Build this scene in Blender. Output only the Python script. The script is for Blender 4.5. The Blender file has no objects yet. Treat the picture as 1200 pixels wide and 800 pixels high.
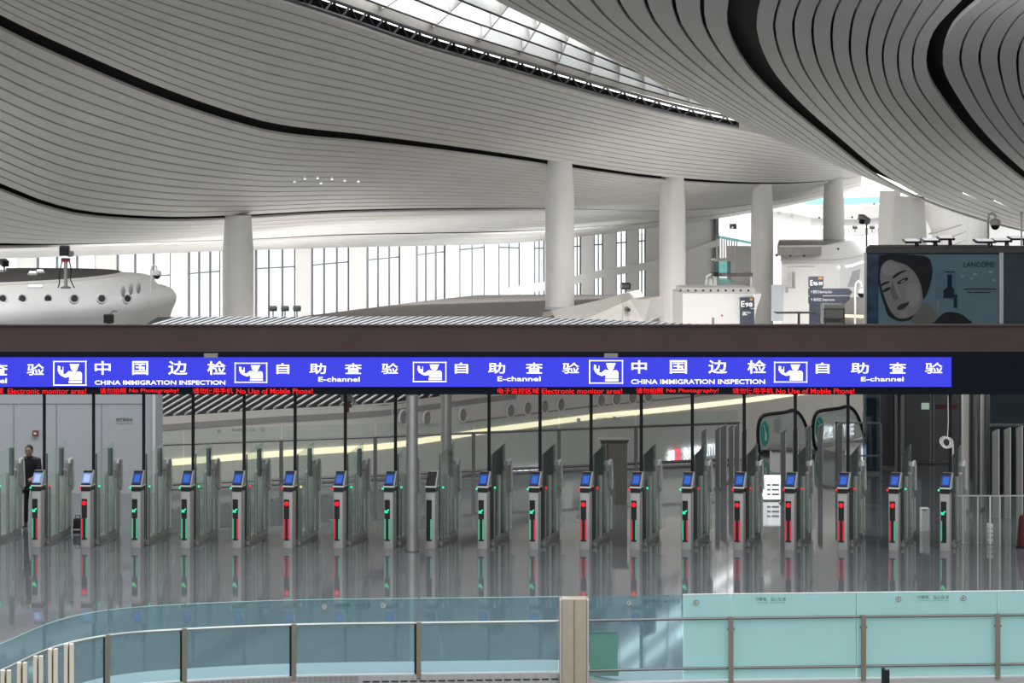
import bpy, math, random
from mathutils import Vector, Matrix
random.seed(7)
SC = bpy.context.scene
COL = SC.collection
# ------------------------------------------------------------------ camera, world, lights, exposure
F, CX, CY, H = 2600.0, 600.0, 260.0, 5.9          # focal length in px (1200 wide), eye point in px, eye height in m
cam_d = bpy.data.cameras.new('camera'); cam = bpy.data.objects.new('camera', cam_d); COL.objects.link(cam)
cam.location = (0, 0, H); cam.rotation_euler = (math.pi/2, 0, 0)
cam_d.sensor_width = 36; cam_d.lens = F/1200*36; cam_d.shift_y = (CY-400)/1200
cam_d.clip_start = .5; cam_d.clip_end = 3000
SC.camera = cam
SC.view_settings.view_transform = 'Standard'; SC.view_settings.look = 'None'
SC.view_settings.gamma = 1; SC.view_settings.use_curve_mapping = False
SC.view_settings.exposure = 0.1
SC.cycles.transparent_max_bounces = 40
SC.cycles.max_bounces = 8
SC.cycles.use_denoising = True
W = bpy.data.worlds.new('overcast_sky'); SC.world = W; W.use_nodes = True
wn = W.node_tree; wn.nodes.clear()
tc = wn.nodes.new('ShaderNodeTexCoord'); sx = wn.nodes.new('ShaderNodeSeparateXYZ')
rp = wn.nodes.new('ShaderNodeValToRGB'); bg = wn.nodes.new('ShaderNodeBackground'); wo = wn.nodes.new('ShaderNodeOutputWorld')
mr = wn.nodes.new('ShaderNodeMapRange'); mr.inputs[1].default_value = -1
wn.links.new(tc.outputs['Generated'], sx.inputs[0]); wn.links.new(sx.outputs['Z'], mr.inputs[0])
wn.links.new(mr.outputs[0], rp.inputs[0]); wn.links.new(rp.outputs[0], bg.inputs[0]); wn.links.new(bg.outputs[0], wo.inputs[0])
e = rp.color_ramp.elements
e[0].position = 0.48; e[0].color = (.6, .62, .63, 1); e[1].position = .52; e[1].color = (.97, .985, 1, 1)
bg.inputs[1].default_value = 1.0
# the hall opens to daylight beyond the far windows; behind the viewer the terminal is dimmer
mr2 = wn.nodes.new('ShaderNodeMapRange'); mr2.interpolation_type = 'SMOOTHSTEP'
mr2.inputs[1].default_value = -.6; mr2.inputs[2].default_value = .7; mr2.inputs[3].default_value = .82; mr2.inputs[4].default_value = 2.8
wn.links.new(sx.outputs['Y'], mr2.inputs[0]); wn.links.new(mr2.outputs[0], bg.inputs[1])
def area(name, loc, sx_, sy_, energy, rot=(0, 0, 0), col=(1, .98, .95)):
    a = bpy.data.lights.new(name, 'AREA'); a.shape = 'RECTANGLE'; a.size = sx_; a.size_y = sy_; a.energy = energy; a.color = col
    ob_ = bpy.data.objects.new(name, a); COL.objects.link(ob_); ob_.location = loc; ob_.rotation_euler = rot; return ob_
area('skylight_daylight', (1, 74, 17), 26, 10, 5000, (.5, 0, -.2))
area('far_hall_fill', (34, 190, 34), 36, 50, 24000)  # overhead fill added to whiten the far buildings
area('end_wall_fill', (6.5, 142, 3.4), 12, 1.2, 600, (math.radians(80), 0, math.radians(46)), (1, 1, 1)).data.spread = math.radians(100)  # fill without a fixture, added to brighten the end wall
area('ceiling_fill', (3, 118, -2), 40, 26, 4000, (math.pi, 0, 0))  # hidden upward fill added to lift the ceiling tone
area('concourse_fill', (4, 84, 6.8), 30, 1, 750, (math.radians(72), 0, 0)).data.spread = math.radians(58)  # added fill for columns and kiosk fronts, no lamp hangs here
area('window_wall_fill', (-11, 113.7, 3.6), 62, 1.2, 2000, (math.radians(80), 0, math.radians(42)), (1, 1, 1)).data.spread = math.radians(100)  # unseen fill added to whiten the piers of the window wall
area('west_hall_daylight', (-10, 150, 4.5), 60, 8, 3500, (math.radians(-35), 0, 0)) if False else None
sun_d = bpy.data.lights.new('sun', 'SUN'); sun_d.energy = .6; sun_d.angle = .6; sun_d.color = (1, .97, .92)
sun = bpy.data.objects.new('sun', sun_d); COL.objects.link(sun); sun.rotation_euler = (math.radians(38), math.radians(18), 0)

# ------------------------------------------------------------------ materials
MATS = {}
def mat(name, col, rough=.5, metal=0, emit=None, es=1, noise=0, nscale=8, spec=None, bump=0):
    if name in MATS: return MATS[name]
    m = bpy.data.materials.new(name); m.use_nodes = True; nt = m.node_tree
    b = nt.nodes['Principled BSDF']
    b.inputs['Base Color'].default_value = (*col, 1); b.inputs['Roughness'].default_value = rough; b.inputs['Metallic'].default_value = metal
    if spec is not None: b.inputs['Specular IOR Level'].default_value = spec
    if emit: b.inputs['Emission Color'].default_value = (*emit, 1); b.inputs['Emission Strength'].default_value = es
    if noise:
        t = nt.nodes.new('ShaderNodeTexCoord'); n = nt.nodes.new('ShaderNodeTexNoise'); r = nt.nodes.new('ShaderNodeValToRGB')
        n.inputs['Scale'].default_value = nscale; n.inputs['Detail'].default_value = 5
        nt.links.new(t.outputs['Object'], n.inputs['Vector']); nt.links.new(n.outputs['Fac'], r.inputs[0])
        r.color_ramp.elements[0].position = .3; r.color_ramp.elements[1].position = .7
        r.color_ramp.elements[0].color = (*[c*(1-noise) for c in col], 1); r.color_ramp.elements[1].color = (*[min(1, c*(1+noise)) for c in col], 1)
        nt.links.new(r.outputs[0], b.inputs['Base Color'])
        if bump:
            bp = nt.nodes.new('ShaderNodeBump'); bp.inputs['Strength'].default_value = bump; bp.inputs['Distance'].default_value = .01
            nt.links.new(n.outputs['Fac'], bp.inputs['Height']); nt.links.new(bp.outputs[0], b.inputs['Normal'])
    MATS[name] = m; return m
def glass(name, tint, refl=.25, haze=0, hazecol=(.5, .7, .7), rough=.02):
    """thin architectural glass: tinted transparency, fresnel reflection, optional milky film"""
    if name in MATS: return MATS[name]
    m = bpy.data.materials.new(name); m.use_nodes = True; nt = m.node_tree; nt.nodes.clear()
    o = nt.nodes.new('ShaderNodeOutputMaterial'); t = nt.nodes.new('ShaderNodeBsdfTransparent'); g = nt.nodes.new('ShaderNodeBsdfGlossy')
    f = nt.nodes.new('ShaderNodeLayerWeight'); f.inputs['Blend'].default_value = refl
    mx = nt.nodes.new('ShaderNodeMixShader'); t.inputs[0].default_value = (*tint, 1); g.inputs['Roughness'].default_value = rough
    nt.links.new(f.outputs['Fresnel'], mx.inputs[0]); nt.links.new(mx.outputs[0], o.inputs[0])
    src = t
    if haze:
        d = nt.nodes.new('ShaderNodeBsdfDiffuse'); d.inputs[0].default_value = (*hazecol, 1)
        tl = nt.nodes.new('ShaderNodeBsdfTranslucent'); tl.inputs[0].default_value = (*hazecol, 1)
        ad = nt.nodes.new('ShaderNodeMixShader'); ad.inputs[0].default_value = .4
        nt.links.new(d.outputs[0], ad.inputs[1]); nt.links.new(tl.outputs[0], ad.inputs[2])
        m2 = nt.nodes.new('ShaderNodeMixShader'); m2.inputs[0].default_value = haze
        nt.links.new(t.outputs[0], m2.inputs[1]); nt.links.new(ad.outputs[0], m2.inputs[2]); src = m2
    nt.links.new(src.outputs[0], mx.inputs[1]); nt.links.new(g.outputs[0], mx.inputs[2])
    MATS[name] = m; return m
CEILW = mat('ceiling_panel_white', (.64, .625, .60), .55, noise=.03, nscale=.6)
CEILB = mat('ceiling_void_black', (.012, .012, .014), .8)
WHITE = mat('white_paint', (.82, .81, .79), .5, noise=.02, nscale=1)
COLW = mat('column_white', (.8, .79, .77), .4, noise=.02, nscale=.7)
CREAM = mat('cream_panel', (.82, .79, .74), .5, noise=.02, nscale=1)
GREYP = mat('grey_white_panel', (.52, .56, .6), .4, noise=.02, nscale=1)
ROOFG = mat('roof_grey_brown', (.27, .25, .235), .7, noise=.12, nscale=1.5)
BROWN = mat('brown_beam', (.072, .04, .038), .6, noise=.12, nscale=.8)
DARKBLUE = mat('dark_housing', (.006, .008, .016), .6, noise=.1, spec=.15)
POST = mat('rail_post_bronze', (.33, .30, .25), .35, .6, noise=.06, nscale=3)
SLATM = mat('roof_slat_metal', (.55, .57, .59), .6, noise=.08)
STEEL = mat('brushed_steel', (.55, .54, .52), .28, .85, noise=.08, nscale=3)
STEELD = mat('dark_steel', (.2, .2, .2), .35, .7, noise=.1, nscale=3)
GATEB = mat('gate_silver', (.42, .42, .41), .35, .3, noise=.05, nscale=6)
GATEE = mat('gate_edge_white', (.85, .86, .85), .3)
BLACK = mat('black_plastic', (.012, .012, .014), .35)
BLACKM = mat('black_metal', (.012, .012, .018), .4, .3)
BLUE = mat('sign_blue_lightbox', (.0, .0, .1), .4, emit=(.034, .041, .69), es=1.0)
LETW = mat('lit_white_letter', (.9, .9, .95), .5, emit=(.95, .96, 1), es=1.1)
LEDR = mat('led_red', (.4, 0, 0), .5, emit=(1, .004, .01), es=1.1)
LEDRD = mat('led_red_bar', (.3, .01, .02), .4, emit=(.55, .01, .025), es=.8)
LEDG = mat('led_green', (0, .4, .2), .5, emit=(.02, .9, .35), es=1.1)
LEDGD = mat('led_green_bar', (.02, .3, .15), .4, emit=(.03, .4, .2), es=.8)
LEDY = mat('led_yellow', (.5, .4, .1), .5, emit=(1, .75, .2), es=1.2)
SCRB = mat('screen_blue', (.002, .005, .03), .25, emit=(.004, .03, .17), es=1)
SCRLI = mat('screen_pale_image', (.1, .14, .2), .3, emit=(.42, .56, .88), es=.8)
SCRL = mat('screen_pale_blue', (.05, .08, .15), .25, emit=(.14, .25, .5), es=1)
SCRC = mat('screen_glow', (.004, .02, .09), .3, emit=(.012, .10, .47), es=1)
STRIP = mat('light_strip_warm', (.9, .85, .7), .5, emit=(1, .85, .56), es=1.0)
STRIPW = mat('light_strip_white', (.95, .93, .9), .5, emit=(1, .97, .92), es=2)
LAMP = mat('downlight', (1, 1, 1), .5, emit=(1, 1, .97), es=6)
G_RAIL = glass('rail_glass_clear', (.74, .87, .90), .05, haze=.17, hazecol=(.38, .54, .60))
G_FROST = glass('rail_glass_frosted', (.6, .85, .85), .12, haze=.9, hazecol=(.62, .88, .88), rough=.1)
G_GATE = glass('gate_glass', (.965, .985, .975), .025, haze=.07, hazecol=(.7, .8, .74))
G_TALL = glass('gate_tall_glass', (.95, .98, .965), .025, haze=.15, hazecol=(.72, .84, .77))
G_BACK = glass('balustrade_glass', (.91, .95, .935), .08, haze=.06, hazecol=(.6, .7, .66))
G_WIN = glass('window_glass', (.97, .985, .985), .05)
G_TEAL = glass('teal_glass', (.5, .8, .78), .2, haze=.35, hazecol=(.6, .74, .72))
G_DARK = glass('dark_partition_glass', (.35, .45, .5), .3, haze=.12, hazecol=(.12, .2, .22))
G_AD = glass('ad_case_glass', (.95, .975, .985), .06)
G_SKY = glass('skylight_glass', (.95, .97, .98), .05, haze=.93, hazecol=(.60, .65, .69))

# ------------------------------------------------------------------ geometry helpers
def P(px, py, d):
    return Vector(((px-CX)*d/F, d, H-(py-CY)*d/F))
def interp(tab, x):
    if x <= tab[0][0]: a, b = tab[0], tab[1]
    elif x >= tab[-1][0]: a, b = tab[-2], tab[-1]
    else:
        for a, b in zip(tab, tab[1:]):
            if a[0] <= x <= b[0]: break
    t = (x-a[0])/(b[0]-a[0])
    return a[1]+(b[1]-a[1])*t
def smooth(tab, x):
    """Catmull-Rom through (x, y) knots"""
    n = len(tab); i = 0
    while i < n-2 and x > tab[i+1][0]: i += 1
    p = [tab[max(0, min(n-1, k))] for k in (i-1, i, i+1, i+2)]
    x1, x2 = p[1][0], p[2][0]; t = (x-x1)/(x2-x1)
    if t < 0 or t > 1: return interp(tab, x)
    m1 = (p[2][1]-p[0][1])/((p[2][0]-p[0][0]) or 1)*(x2-x1); m2 = (p[3][1]-p[1][1])/((p[3][0]-p[1][0]) or 1)*(x2-x1)
    h = (2*t**3-3*t*t+1, t**3-2*t*t+t, -2*t**3+3*t*t, t**3-t*t)
    return h[0]*p[1][1]+h[1]*m1+h[2]*p[2][1]+h[3]*m2
class MB:
    def __init__(s): s.v = []; s.f = []
    def add(s, vs, fs):
        n = len(s.v); s.v += [Vector(v) for v in vs]; s.f += [[n+i for i in f] for f in fs]; return s
    def box(s, c, sz, rz=0, rx=0):
        M = Matrix.Rotation(rz, 3, 'Z') @ Matrix.Rotation(rx, 3, 'X')
        vs = [Vector(c)+M @ Vector((a*sz[0]/2, b*sz[1]/2, g*sz[2]/2)) for a in (-1, 1) for b in (-1, 1) for g in (-1, 1)]
        return s.add(vs, [(0, 1, 3, 2), (4, 6, 7, 5), (0, 4, 5, 1), (2, 3, 7, 6), (0, 2, 6, 4), (1, 5, 7, 3)])
    def hexa(s, a, b):
        """box from two matching quads"""
        return s.add(list(a)+list(b), [(3, 2, 1, 0), (4, 5, 6, 7)]+[(i, (i+1) % 4, 4+(i+1) % 4, 4+i) for i in range(4)])
    def rbox(s, c, sz, r=.02, rz=0):
        """box with rounded vertical edges and softened top"""
        r = min(r, sz[0]/2.01, sz[1]/2.01); rings = []
        for z, ins in ((-sz[2]/2, 0), (sz[2]/2-r*.8, 0), (sz[2]/2-r*.25, r*.3), (sz[2]/2, r*.8)):
            ring = []
            for k in range(4):
                sxx, syy = ((1, 1), (-1, 1), (-1, -1), (1, -1))[k]
                for j in range(4):
                    a = math.pi/2*(k+j/3)
                    ring.append(Vector((sxx*(sz[0]/2-r)+(r-ins)*math.cos(a), syy*(sz[1]/2-r)+(r-ins)*math.sin(a), z)))
            rings.append(ring)
        M = Matrix.Rotation(rz, 3, 'Z')
        return s.loft([[Vector(c)+M @ p for p in R] for R in rings], True, True)
    def loft(s, rings, closed=True, caps=False):
        n = len(rings[0]); m = len(rings); fs = []
        for i in range(m-1):
            for j in range(n if closed else n-1):
                fs.append((i*n+j, i*n+(j+1) % n, (i+1)*n+(j+1) % n, (i+1)*n+j))
        if caps: fs.append(tuple(reversed(range(n)))); fs.append(tuple((m-1)*n+j for j in range(n)))
        return s.add([p for R in rings for p in R], fs)
    def cyl(s, p0, p1, r0, r1=None, n=16):
        r1 = r0 if r1 is None else r1
        return s.tube([p0, p1], [r0, r1], n)
    def tube(s, pts, r, n=10):
        pts = [Vector(p) for p in pts]; rs = r if isinstance(r, (list, tuple)) else [r]*len(pts); rings = []
        up = None
        for i, p in enumerate(pts):
            t = (pts[min(i+1, len(pts)-1)]-pts[max(i-1, 0)]).normalized()
            if up is None or abs(t.dot(up)) > .98: up = Vector((0, 0, 1)) if abs(t.z) < .9 else Vector((0, 1, 0))
            u = t.cross(up).normalized(); w = u.cross(t).normalized(); up = w
            rings.append([p+rs[i]*(math.cos(2*math.pi*k/n)*u+math.sin(2*math.pi*k/n)*w) for k in range(n)])
        return s.loft(rings, True, True)
    def lathe(s, c, prof, n=24, axis='Z', ell=1):
        rings = []
        for r, z in prof:
            ring = []
            for k in range(n):
                a = 2*math.pi*k/n; q = (r*math.cos(a), r*math.sin(a)*ell, z)
                if axis == 'Y': q = (q[0], -q[2], q[1])
                if axis == 'X': q = (q[2], q[0], q[1])
                ring.append(Vector(c)+Vector(q))
            rings.append(ring)
        return s.loft(rings, True, True)
    def sphere(s, c, r, n=12, sc=(1, 1, 1)):
        return s.lathe(c, [(0, 0)], 3) if False else s.loft([[Vector(c)+Vector((r*sc[0]*math.sin(t)*math.cos(a), r*sc[1]*math.sin(t)*math.sin(a), -r*sc[2]*math.cos(t)))
                      for a in [2*math.pi*k/n for k in range(n)]] for t in [math.pi*(i+.02)/(n//2+.04) for i in range(n//2+1)]], True, True)
    def prism(s, pts, off):
        """polygon extruded by an offset vector"""
        n = len(pts); pts = [Vector(p) for p in pts]; off = Vector(off)
        return s.add(pts+[p+off for p in pts], [tuple(range(n)), tuple(reversed(range(n, 2*n)))]+[(i, n+i, n+(i+1) % n, (i+1) % n) for i in range(n)])
    def pxpoly(s, pts, d, thick=.02):
        return s.prism([P(x, y, d) for x, y in pts], (0, thick, 0))
    def pxbox(s, x0, y0, x1, y1, d, thick=.1):
        a, b = P(x0, y1, d), P(x1, y0, d)
        return s.box(((a.x+b.x)/2, d+thick/2, (a.z+b.z)/2), (b.x-a.x, thick, b.z-a.z))
    def build(s, name, m, parent=None, local=False, sm=False, off=None):
        o = Vector((0, 0, 0))
        if parent is not None and not local:
            q = parent
            while q is not None: o += q.location; q = q.parent
        me = bpy.data.meshes.new(name); me.from_pydata([v-o for v in s.v], [], s.f); me.materials.append(m); me.validate()
        import bmesh
        bm = bmesh.new(); bm.from_mesh(me); bmesh.ops.recalc_face_normals(bm, faces=bm.faces); bm.to_mesh(me); bm.free()
        if sm:
            for p in me.polygons: p.use_smooth = True
            try: me.set_sharp_from_angle(angle=math.radians(sm if sm is not True else 40))
            except Exception: pass
        return link(name, me, parent)
def link(name, me, parent=None):
    ob = bpy.data.objects.new(name, me); COL.objects.link(ob)
    if parent is not None: ob.parent = parent
    return ob
def empty(name, loc, label, cat, group=None, rz=0, kind=None):
    ob = bpy.data.objects.new(name, None); COL.objects.link(ob); ob.location = loc; ob.rotation_euler = (0, 0, rz); ob.empty_display_size = .1
    return tag(ob, label, cat, group, kind)
def tag(ob, label, cat, group=None, kind=None):
    ob['label'] = label; ob['category'] = cat
    if group: ob['group'] = group
    if kind: ob['kind'] = kind
    return ob
def struct(ob, label=None, cat=None):
    ob['kind'] = 'structure'
    if label: ob['label'] = label
    if cat: ob['category'] = cat
    return ob
def textmesh(body, bold=0, depth=.01):
    """lettering as a mesh in the unit box: x right, z up, extruded along y"""
    cu = bpy.data.curves.new('lettering', 'FONT'); cu.body = body; cu.resolution_u = 3; cu.offset = bold; cu.fill_mode = 'FRONT'
    t = bpy.data.objects.new('lettering', cu); COL.objects.link(t)
    me = bpy.data.meshes.new_from_object(t.evaluated_get(bpy.context.evaluated_depsgraph_get()))
    bpy.data.objects.remove(t); bpy.data.curves.remove(cu)
    vs = [v.co.copy() for v in me.vertices]; fs = [list(p.vertices) for p in me.polygons]; bpy.data.meshes.remove(me)
    x0, x1 = min(v.x for v in vs), max(v.x for v in vs); y0, y1 = min(v.y for v in vs), max(v.y for v in vs)
    return [((v.x-x0)/(x1-x0), (v.y-y0)/(y1-y0)) for v in vs], fs
def addtext(mb, body, x0, y0, x1, y1, d, bold=0, thick=.012):
    """lettering filling the px box on the plane facing the camera at depth d"""
    vs, fs = textmesh(body, bold); n = len(vs)
    a, b = P(x0, y1, d), P(x1, y0, d)
    fr = [Vector((a.x+(b.x-a.x)*u, d, a.z+(b.z-a.z)*v)) for u, v in vs]
    return mb.add(fr, fs)
def addtext3(mb, body, o, ux, uz, bold=0):
    vs, fs = textmesh(body, bold)
    return mb.add([Vector(o)+Vector(ux)*u+Vector(uz)*v for u, v in vs], fs)
# ------------------------------------------------------------------ structure: ceilings
def loft_guides(guides, smooth_v=True):
    """guides: list of lists of 3D points (same count). returns f(zone, v) -> row of points, Catmull-Rom across guides"""
    def row(z, v):
        ks = [max(0, min(len(guides)-1, k)) for k in (z-1, z, z+1, z+2)]
        A, B, C_, D = [guides[k] for k in ks]; out = []
        for a, b, c, d in zip(A, B, C_, D):
            # keep the look of a tight sheet: half linear, half spline
            cr = .5*((2*b)+(c-a)*v+(2*a-5*b+4*c-d)*v*v+(3*b-a-3*c+d)*v**3)
            out.append((b*(1-v)+c*v)*.6+cr*.4)
        return out
    return row
def ceiling_sheet(name, guides, zones, label):
    """zones: per zone (number of slats, gap at start, gap at end, slat gap fraction)"""
    row = loft_guides(guides); pm = MB(); bm_ = MB()
    for z, (n, g0, g1, gf) in enumerate(zones):
        for i in range(n):
            a = g0+(1-g0-g1)*(i+gf/2)/n; b = g0+(1-g0-g1)*(i+1-gf/2)/n
            r0, r1 = row(z, a), row(z, b)
            up = Vector((0, 0, .10))
            rings = [r0, r1]
            pm.loft(rings, False)
            pm.loft([r0, [p+up for p in r0]], False); pm.loft([r1, [p+up for p in r1]], False)
        rows = [row(z, k/6) for k in range(7)]
        bm_.loft([[p+Vector((0, .1, .45)) for p in r] for r in rows], False)
    back = bm_.build(name, CEILB, sm=True); struct(back)
    pm.build('slat_panels', CEILW, back, sm=30)
    return back
XS = [-190, -150, -100, -50]+list(range(0, 1011, 22))+[1010]
def gl(ytab, dtab):
    return [P(x, smooth(ytab, x), smooth(dtab, x)) for x in XS]
G0 = gl([(-190, -230), (-150, -190), (0, -105), (150, -50), (325, 0), (400, 24), (500, 58), (600, 86), (700, 114), (800, 139), (900, 159), (1010, 186)],
        [(-190, 43), (0, 52), (300, 66), (600, 85), (800, 108), (1010, 150)])
G1 = gl([(-190, -95), (-100, -35), (0, 24), (100, 71), (200, 113), (300, 146), (350, 155), (420, 162), (520, 174), (600, 185), (700, 200), (770, 209), (880, 216), (960, 214), (1010, 206)],
        [(-190, 52), (0, 64), (300, 85), (600, 110), (800, 128), (1010, 160)])
G2 = gl([(-190, 150), (-100, 180), (0, 219), (50, 239), (100, 251), (190, 257), (270, 255), (400, 248), (600, 245), (770, 247), (850, 243), (900, 236), (960, 225), (1010, 212)],
        [(-190, 70), (0, 84), (300, 108), (600, 128), (800, 146), (1010, 168)])
G3 = gl([(-190, 285), (0, 288), (100, 287), (300, 281), (400, 276), (600, 272), (700, 266), (770, 260), (850, 250), (900, 241), (960, 229), (1010, 216)],
        [(-190, 90), (0, 100), (300, 120), (600, 142), (800, 158), (1010, 174)])
G4 = gl([(-190, 308), (0, 303), (120, 299), (300, 293), (400, 290), (500, 288), (600, 285), (700, 275), (770, 266), (850, 255), (900, 246), (960, 233), (1010, 220)],
        [(-190, 116), (0, 122), (300, 136), (600, 152), (800, 166), (1010, 180)])
YTOP = [(-190, 308), (0, 303), (120, 299), (300, 293), (400, 290), (500, 288), (600, 285), (700, 275), (770, 266), (850, 255)]
DWALL = [(-190, 116), (0, 122), (300, 136), (600, 152), (800, 166), (1010, 180)]
ceiling_sheet('ceiling', [G0, G1, G2, G3, G4], [(14, .0, .045, .17), (15, .04, .028, .17), (7, .04, .06, .07), (3, .08, 0, .04)], '')
def gs(pts, n=44):
    m = len(pts)-1; out = []
    # uniform in chord length so slats keep matched positions
    L = [0]
    for a, b in zip(pts, pts[1:]): L.append(L[-1]+math.hypot(b[0]-a[0], b[1]-a[1]))
    tx = [(l, p[0]) for l, p in zip(L, pts)]; ty = [(l, p[1]) for l, p in zip(L, pts)]; td = [(l, p[2]) for l, p in zip(L, pts)]
    for i in range(n):
        l = L[-1]*i/(n-1); out.append(P(smooth(tx, l), smooth(ty, l), smooth(td, l)))
    return out
E0 = gs([(440, -85, 49), (510, -40, 55), (575, 0, 61), (640, 31, 66), (700, 62, 72), (800, 112, 83), (900, 160, 95), (1000, 202, 106), (1100, 244, 114), (1200, 271, 118), (1330, 296, 122)])
B1 = gs([(900, -70, 47), (886, -35, 49), (876, 0, 52), (872, 35, 56), (890, 78, 62), (925, 118, 69), (980, 165, 79), (1030, 205, 88), (1080, 233, 95), (1150, 258, 101), (1220, 275, 105), (1340, 294, 109)])
B2 = gs([(1225, -70, 39), (1180, -35, 41), (1140, 0, 43), (1105, 35, 46), (1096, 78, 50), (1118, 120, 55), (1152, 162, 61), (1200, 206, 68), (1250, 240, 75), (1330, 272, 82)])
B3 = gs([(1420, -70, 34), (1380, -30, 36), (1320, 10, 38), (1275, 50, 41), (1262, 90, 45), (1285, 140, 50), (1330, 180, 56), (1390, 220, 62)])
B4 = gs([(1700, -70, 29), (1650, -20, 31), (1580, 20, 33), (1530, 60, 36), (1520, 110, 40), (1545, 160, 45), (1600, 210, 51), (1680, 250, 57)])
ceiling_sheet('ceiling.001', [E0, B1, B2, B3, B4], [(10, .02, .055, .15), (10, .055, .045, .14), (7, .045, .05, .14), (9, .05, 0, .14)], '')
# skylight between the two sheets: egg-crate of white blades under clear glazing
def resamp(pts, n):
    L = [0]
    for a, b in zip(pts, pts[1:]): L.append(L[-1]+(b-a).length)
    out = []
    for i in range(n):
        l = L[-1]*i/(n-1); k = 0
        while k < len(L)-2 and l > L[k+1]: k += 1
        t = (l-L[k])/(L[k+1]-L[k]); out.append(pts[k].lerp(pts[k+1], t))
    return out
g0s = [P(x, smooth([(150, -50), (325, 0), (400, 24), (500, 58), (600, 86), (700, 114), (800, 139), (900, 159)], x)-6, smooth([(0, 52), (300, 66), (600, 85), (800, 108), (1010, 150)], x)) for x in range(230, 931, 20)]
e0s = [p for p in E0 if p.y < 100]
NA = 19
sa, sb = resamp(g0s, NA), resamp(e0s, NA)
curb = MB()
up = Vector((0, 0, 1))
curb.loft([[p+up*.42 for p in sa], [p+up*.95+Vector((.1, -.2, 0)) for p in sa]], False)
struct(curb.build('trim_1', CEILW, sm=True))
sky = MB()
skd = MB()
for v in (.12, .38, .62, .86):
    r = [a.lerp(b, v)+up*.55 for a, b in zip(sa, sb)]
    sky.loft([r, [p+up*.75+Vector((-.3, .3, 0)) for p in r], [p+up*.75+Vector((-.22, .38, 0)) for p in r], [p+Vector((.08, .08, 0)) for p in r]], False)
    skd.loft([[p-up*.05 for p in r], [p+up*.03+Vector((-.02, -.02, 0)) for p in r]], False)
for i in range(NA):
    a, b = sa[i]+up*.6, sb[i]+up*.6
    t = Vector((.05, .05, 0))
    sky.hexa([a, b, b+up*.7, a+up*.7], [a+t, b+t, b+t+up*.7, a+t+up*.7])
so = sky.build('window_90', WHITE); struct(so); skd.build('blade_dark_edge', BLACKM, so)  # dark strip along the lower edge of each blade
gz = MB(); gz.loft([[p+up*3.1 for p in sa], [p+up*3.1 for p in sb]], False)
gz.build('pane', G_SKY, so)
# lid added over the far gap to keep sky out of floor reflections
lid = MB(); ga = resamp([P(x, smooth([(700, 114), (800, 139), (900, 159), (1010, 186), (1100, 206)], x)-4, smooth([(600, 85), (800, 108), (1010, 150), (1100, 172)], x)) for x in range(866, 1101, 18)], 14)
eb = resamp([p for p in E0 if 96 <= p.y <= 112], 14)
lid.loft([[p+up*.9 for p in ga], [p+up*.9 for p in eb]], False); lid.loft([[p-up*.1 for p in ga], [p+up*.9 for p in ga]], False)
struct(lid.build('ceiling.002', CEILW, sm=True))
# dark lattice truss lying in the gap along the upper edge of the big ceiling
tr = MB()
gg = [P(x, smooth([(150, -50), (325, 0), (400, 24), (500, 58), (600, 86), (700, 114), (800, 139), (900, 159)], x)-2, smooth([(0, 52), (300, 66), (600, 85), (800, 108), (1010, 150)], x)+.1) for x in range(230, 911, 10)]
tr.tube([p+up*.06 for p in gg], .07, 6); tr.tube([p+up*.50 for p in gg], .07, 6)
for k in range(0, len(gg)-1):
    tr.tube([gg[k]+up*(.06 if k % 2 else .5), gg[k+1]+up*(.5 if k % 2 else .06)], .045, 5)
struct(tr.build('trim_2', BLACKM))

# ------------------------------------------------------------------ structure: floors
fm = mat('floor_polished_stone', (.16, .175, .19), .045)
nt = fm.node_tree; b = nt.nodes['Principled BSDF']
t_ = nt.nodes.new('ShaderNodeTexCoord'); br = nt.nodes.new('ShaderNodeTexBrick'); nz = nt.nodes.new('ShaderNodeTexNoise'); mxr = nt.nodes.new('ShaderNodeMixRGB')
br.offset = 0; br.inputs['Scale'].default_value = 1; br.inputs['Brick Width'].default_value = 1.2; br.inputs['Row Height'].default_value = 1.2; br.inputs['Mortar Size'].default_value = .006
br.inputs['Color1'].default_value = (.155, .17, .185, 1); br.inputs['Color2'].default_value = (.175, .19, .205, 1); br.inputs['Mortar'].default_value = (.09, .1, .11, 1)
nz.inputs['Scale'].default_value = 3; nz.inputs['Detail'].default_value = 8
nt.links.new(t_.outputs['Object'], br.inputs['Vector']); nt.links.new(t_.outputs['Object'], nz.inputs['Vector'])
mxr.blend_type = 'MULTIPLY'; mxr.inputs[0].default_value = .5
nt.links.new(br.outputs[0], mxr.inputs[1]); nt.links.new(nz.outputs['Fac'], mxr.inputs[2]); nt.links.new(mxr.outputs[0], b.inputs['Base Color'])
b.inputs['Specular IOR Level'].default_value = .6
DEDGE = [(-200, 49.2), (180, 49.3), (215, 49.6), (440, 51.2), (655, 53), (875, 54.8)]
fl = MB()
top = [Vector((-22, 27.6, 0)), Vector((22, 27.6, 0)), Vector((22, 66, 0)), Vector((P(1062, 0, 66).x, 66, 0)), Vector((P(1062, 0, 59.3).x, 59.3, 0)), Vector((P(885, 0, 59.3).x, 59.3, 0)), Vector((P(880, 0, 54.9).x, 54.9, 0))]
for x in (875, 760, 655, 540, 440, 330, 215, 100, -100, -600): top.append(Vector((P(x, 0, interp(DEDGE, x)).x, interp(DEDGE, x), 0)))
fl.prism(top, (0, 0, -.5)); struct(fl.build('floor', fm))
ln_ = MB(); ln_.box((0, -10, -4.25), (260, 116, .5)); struct(ln_.build('floor.002', mat('near_floor_low_bounce', (.13, .13, .135), .9, noise=.15, nscale=.6)))  # unseen near floor, made dark to cut bounce light on the ceiling
lf = MB(); lf.box((0, 129, -4.25), (260, 162, .5))
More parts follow.
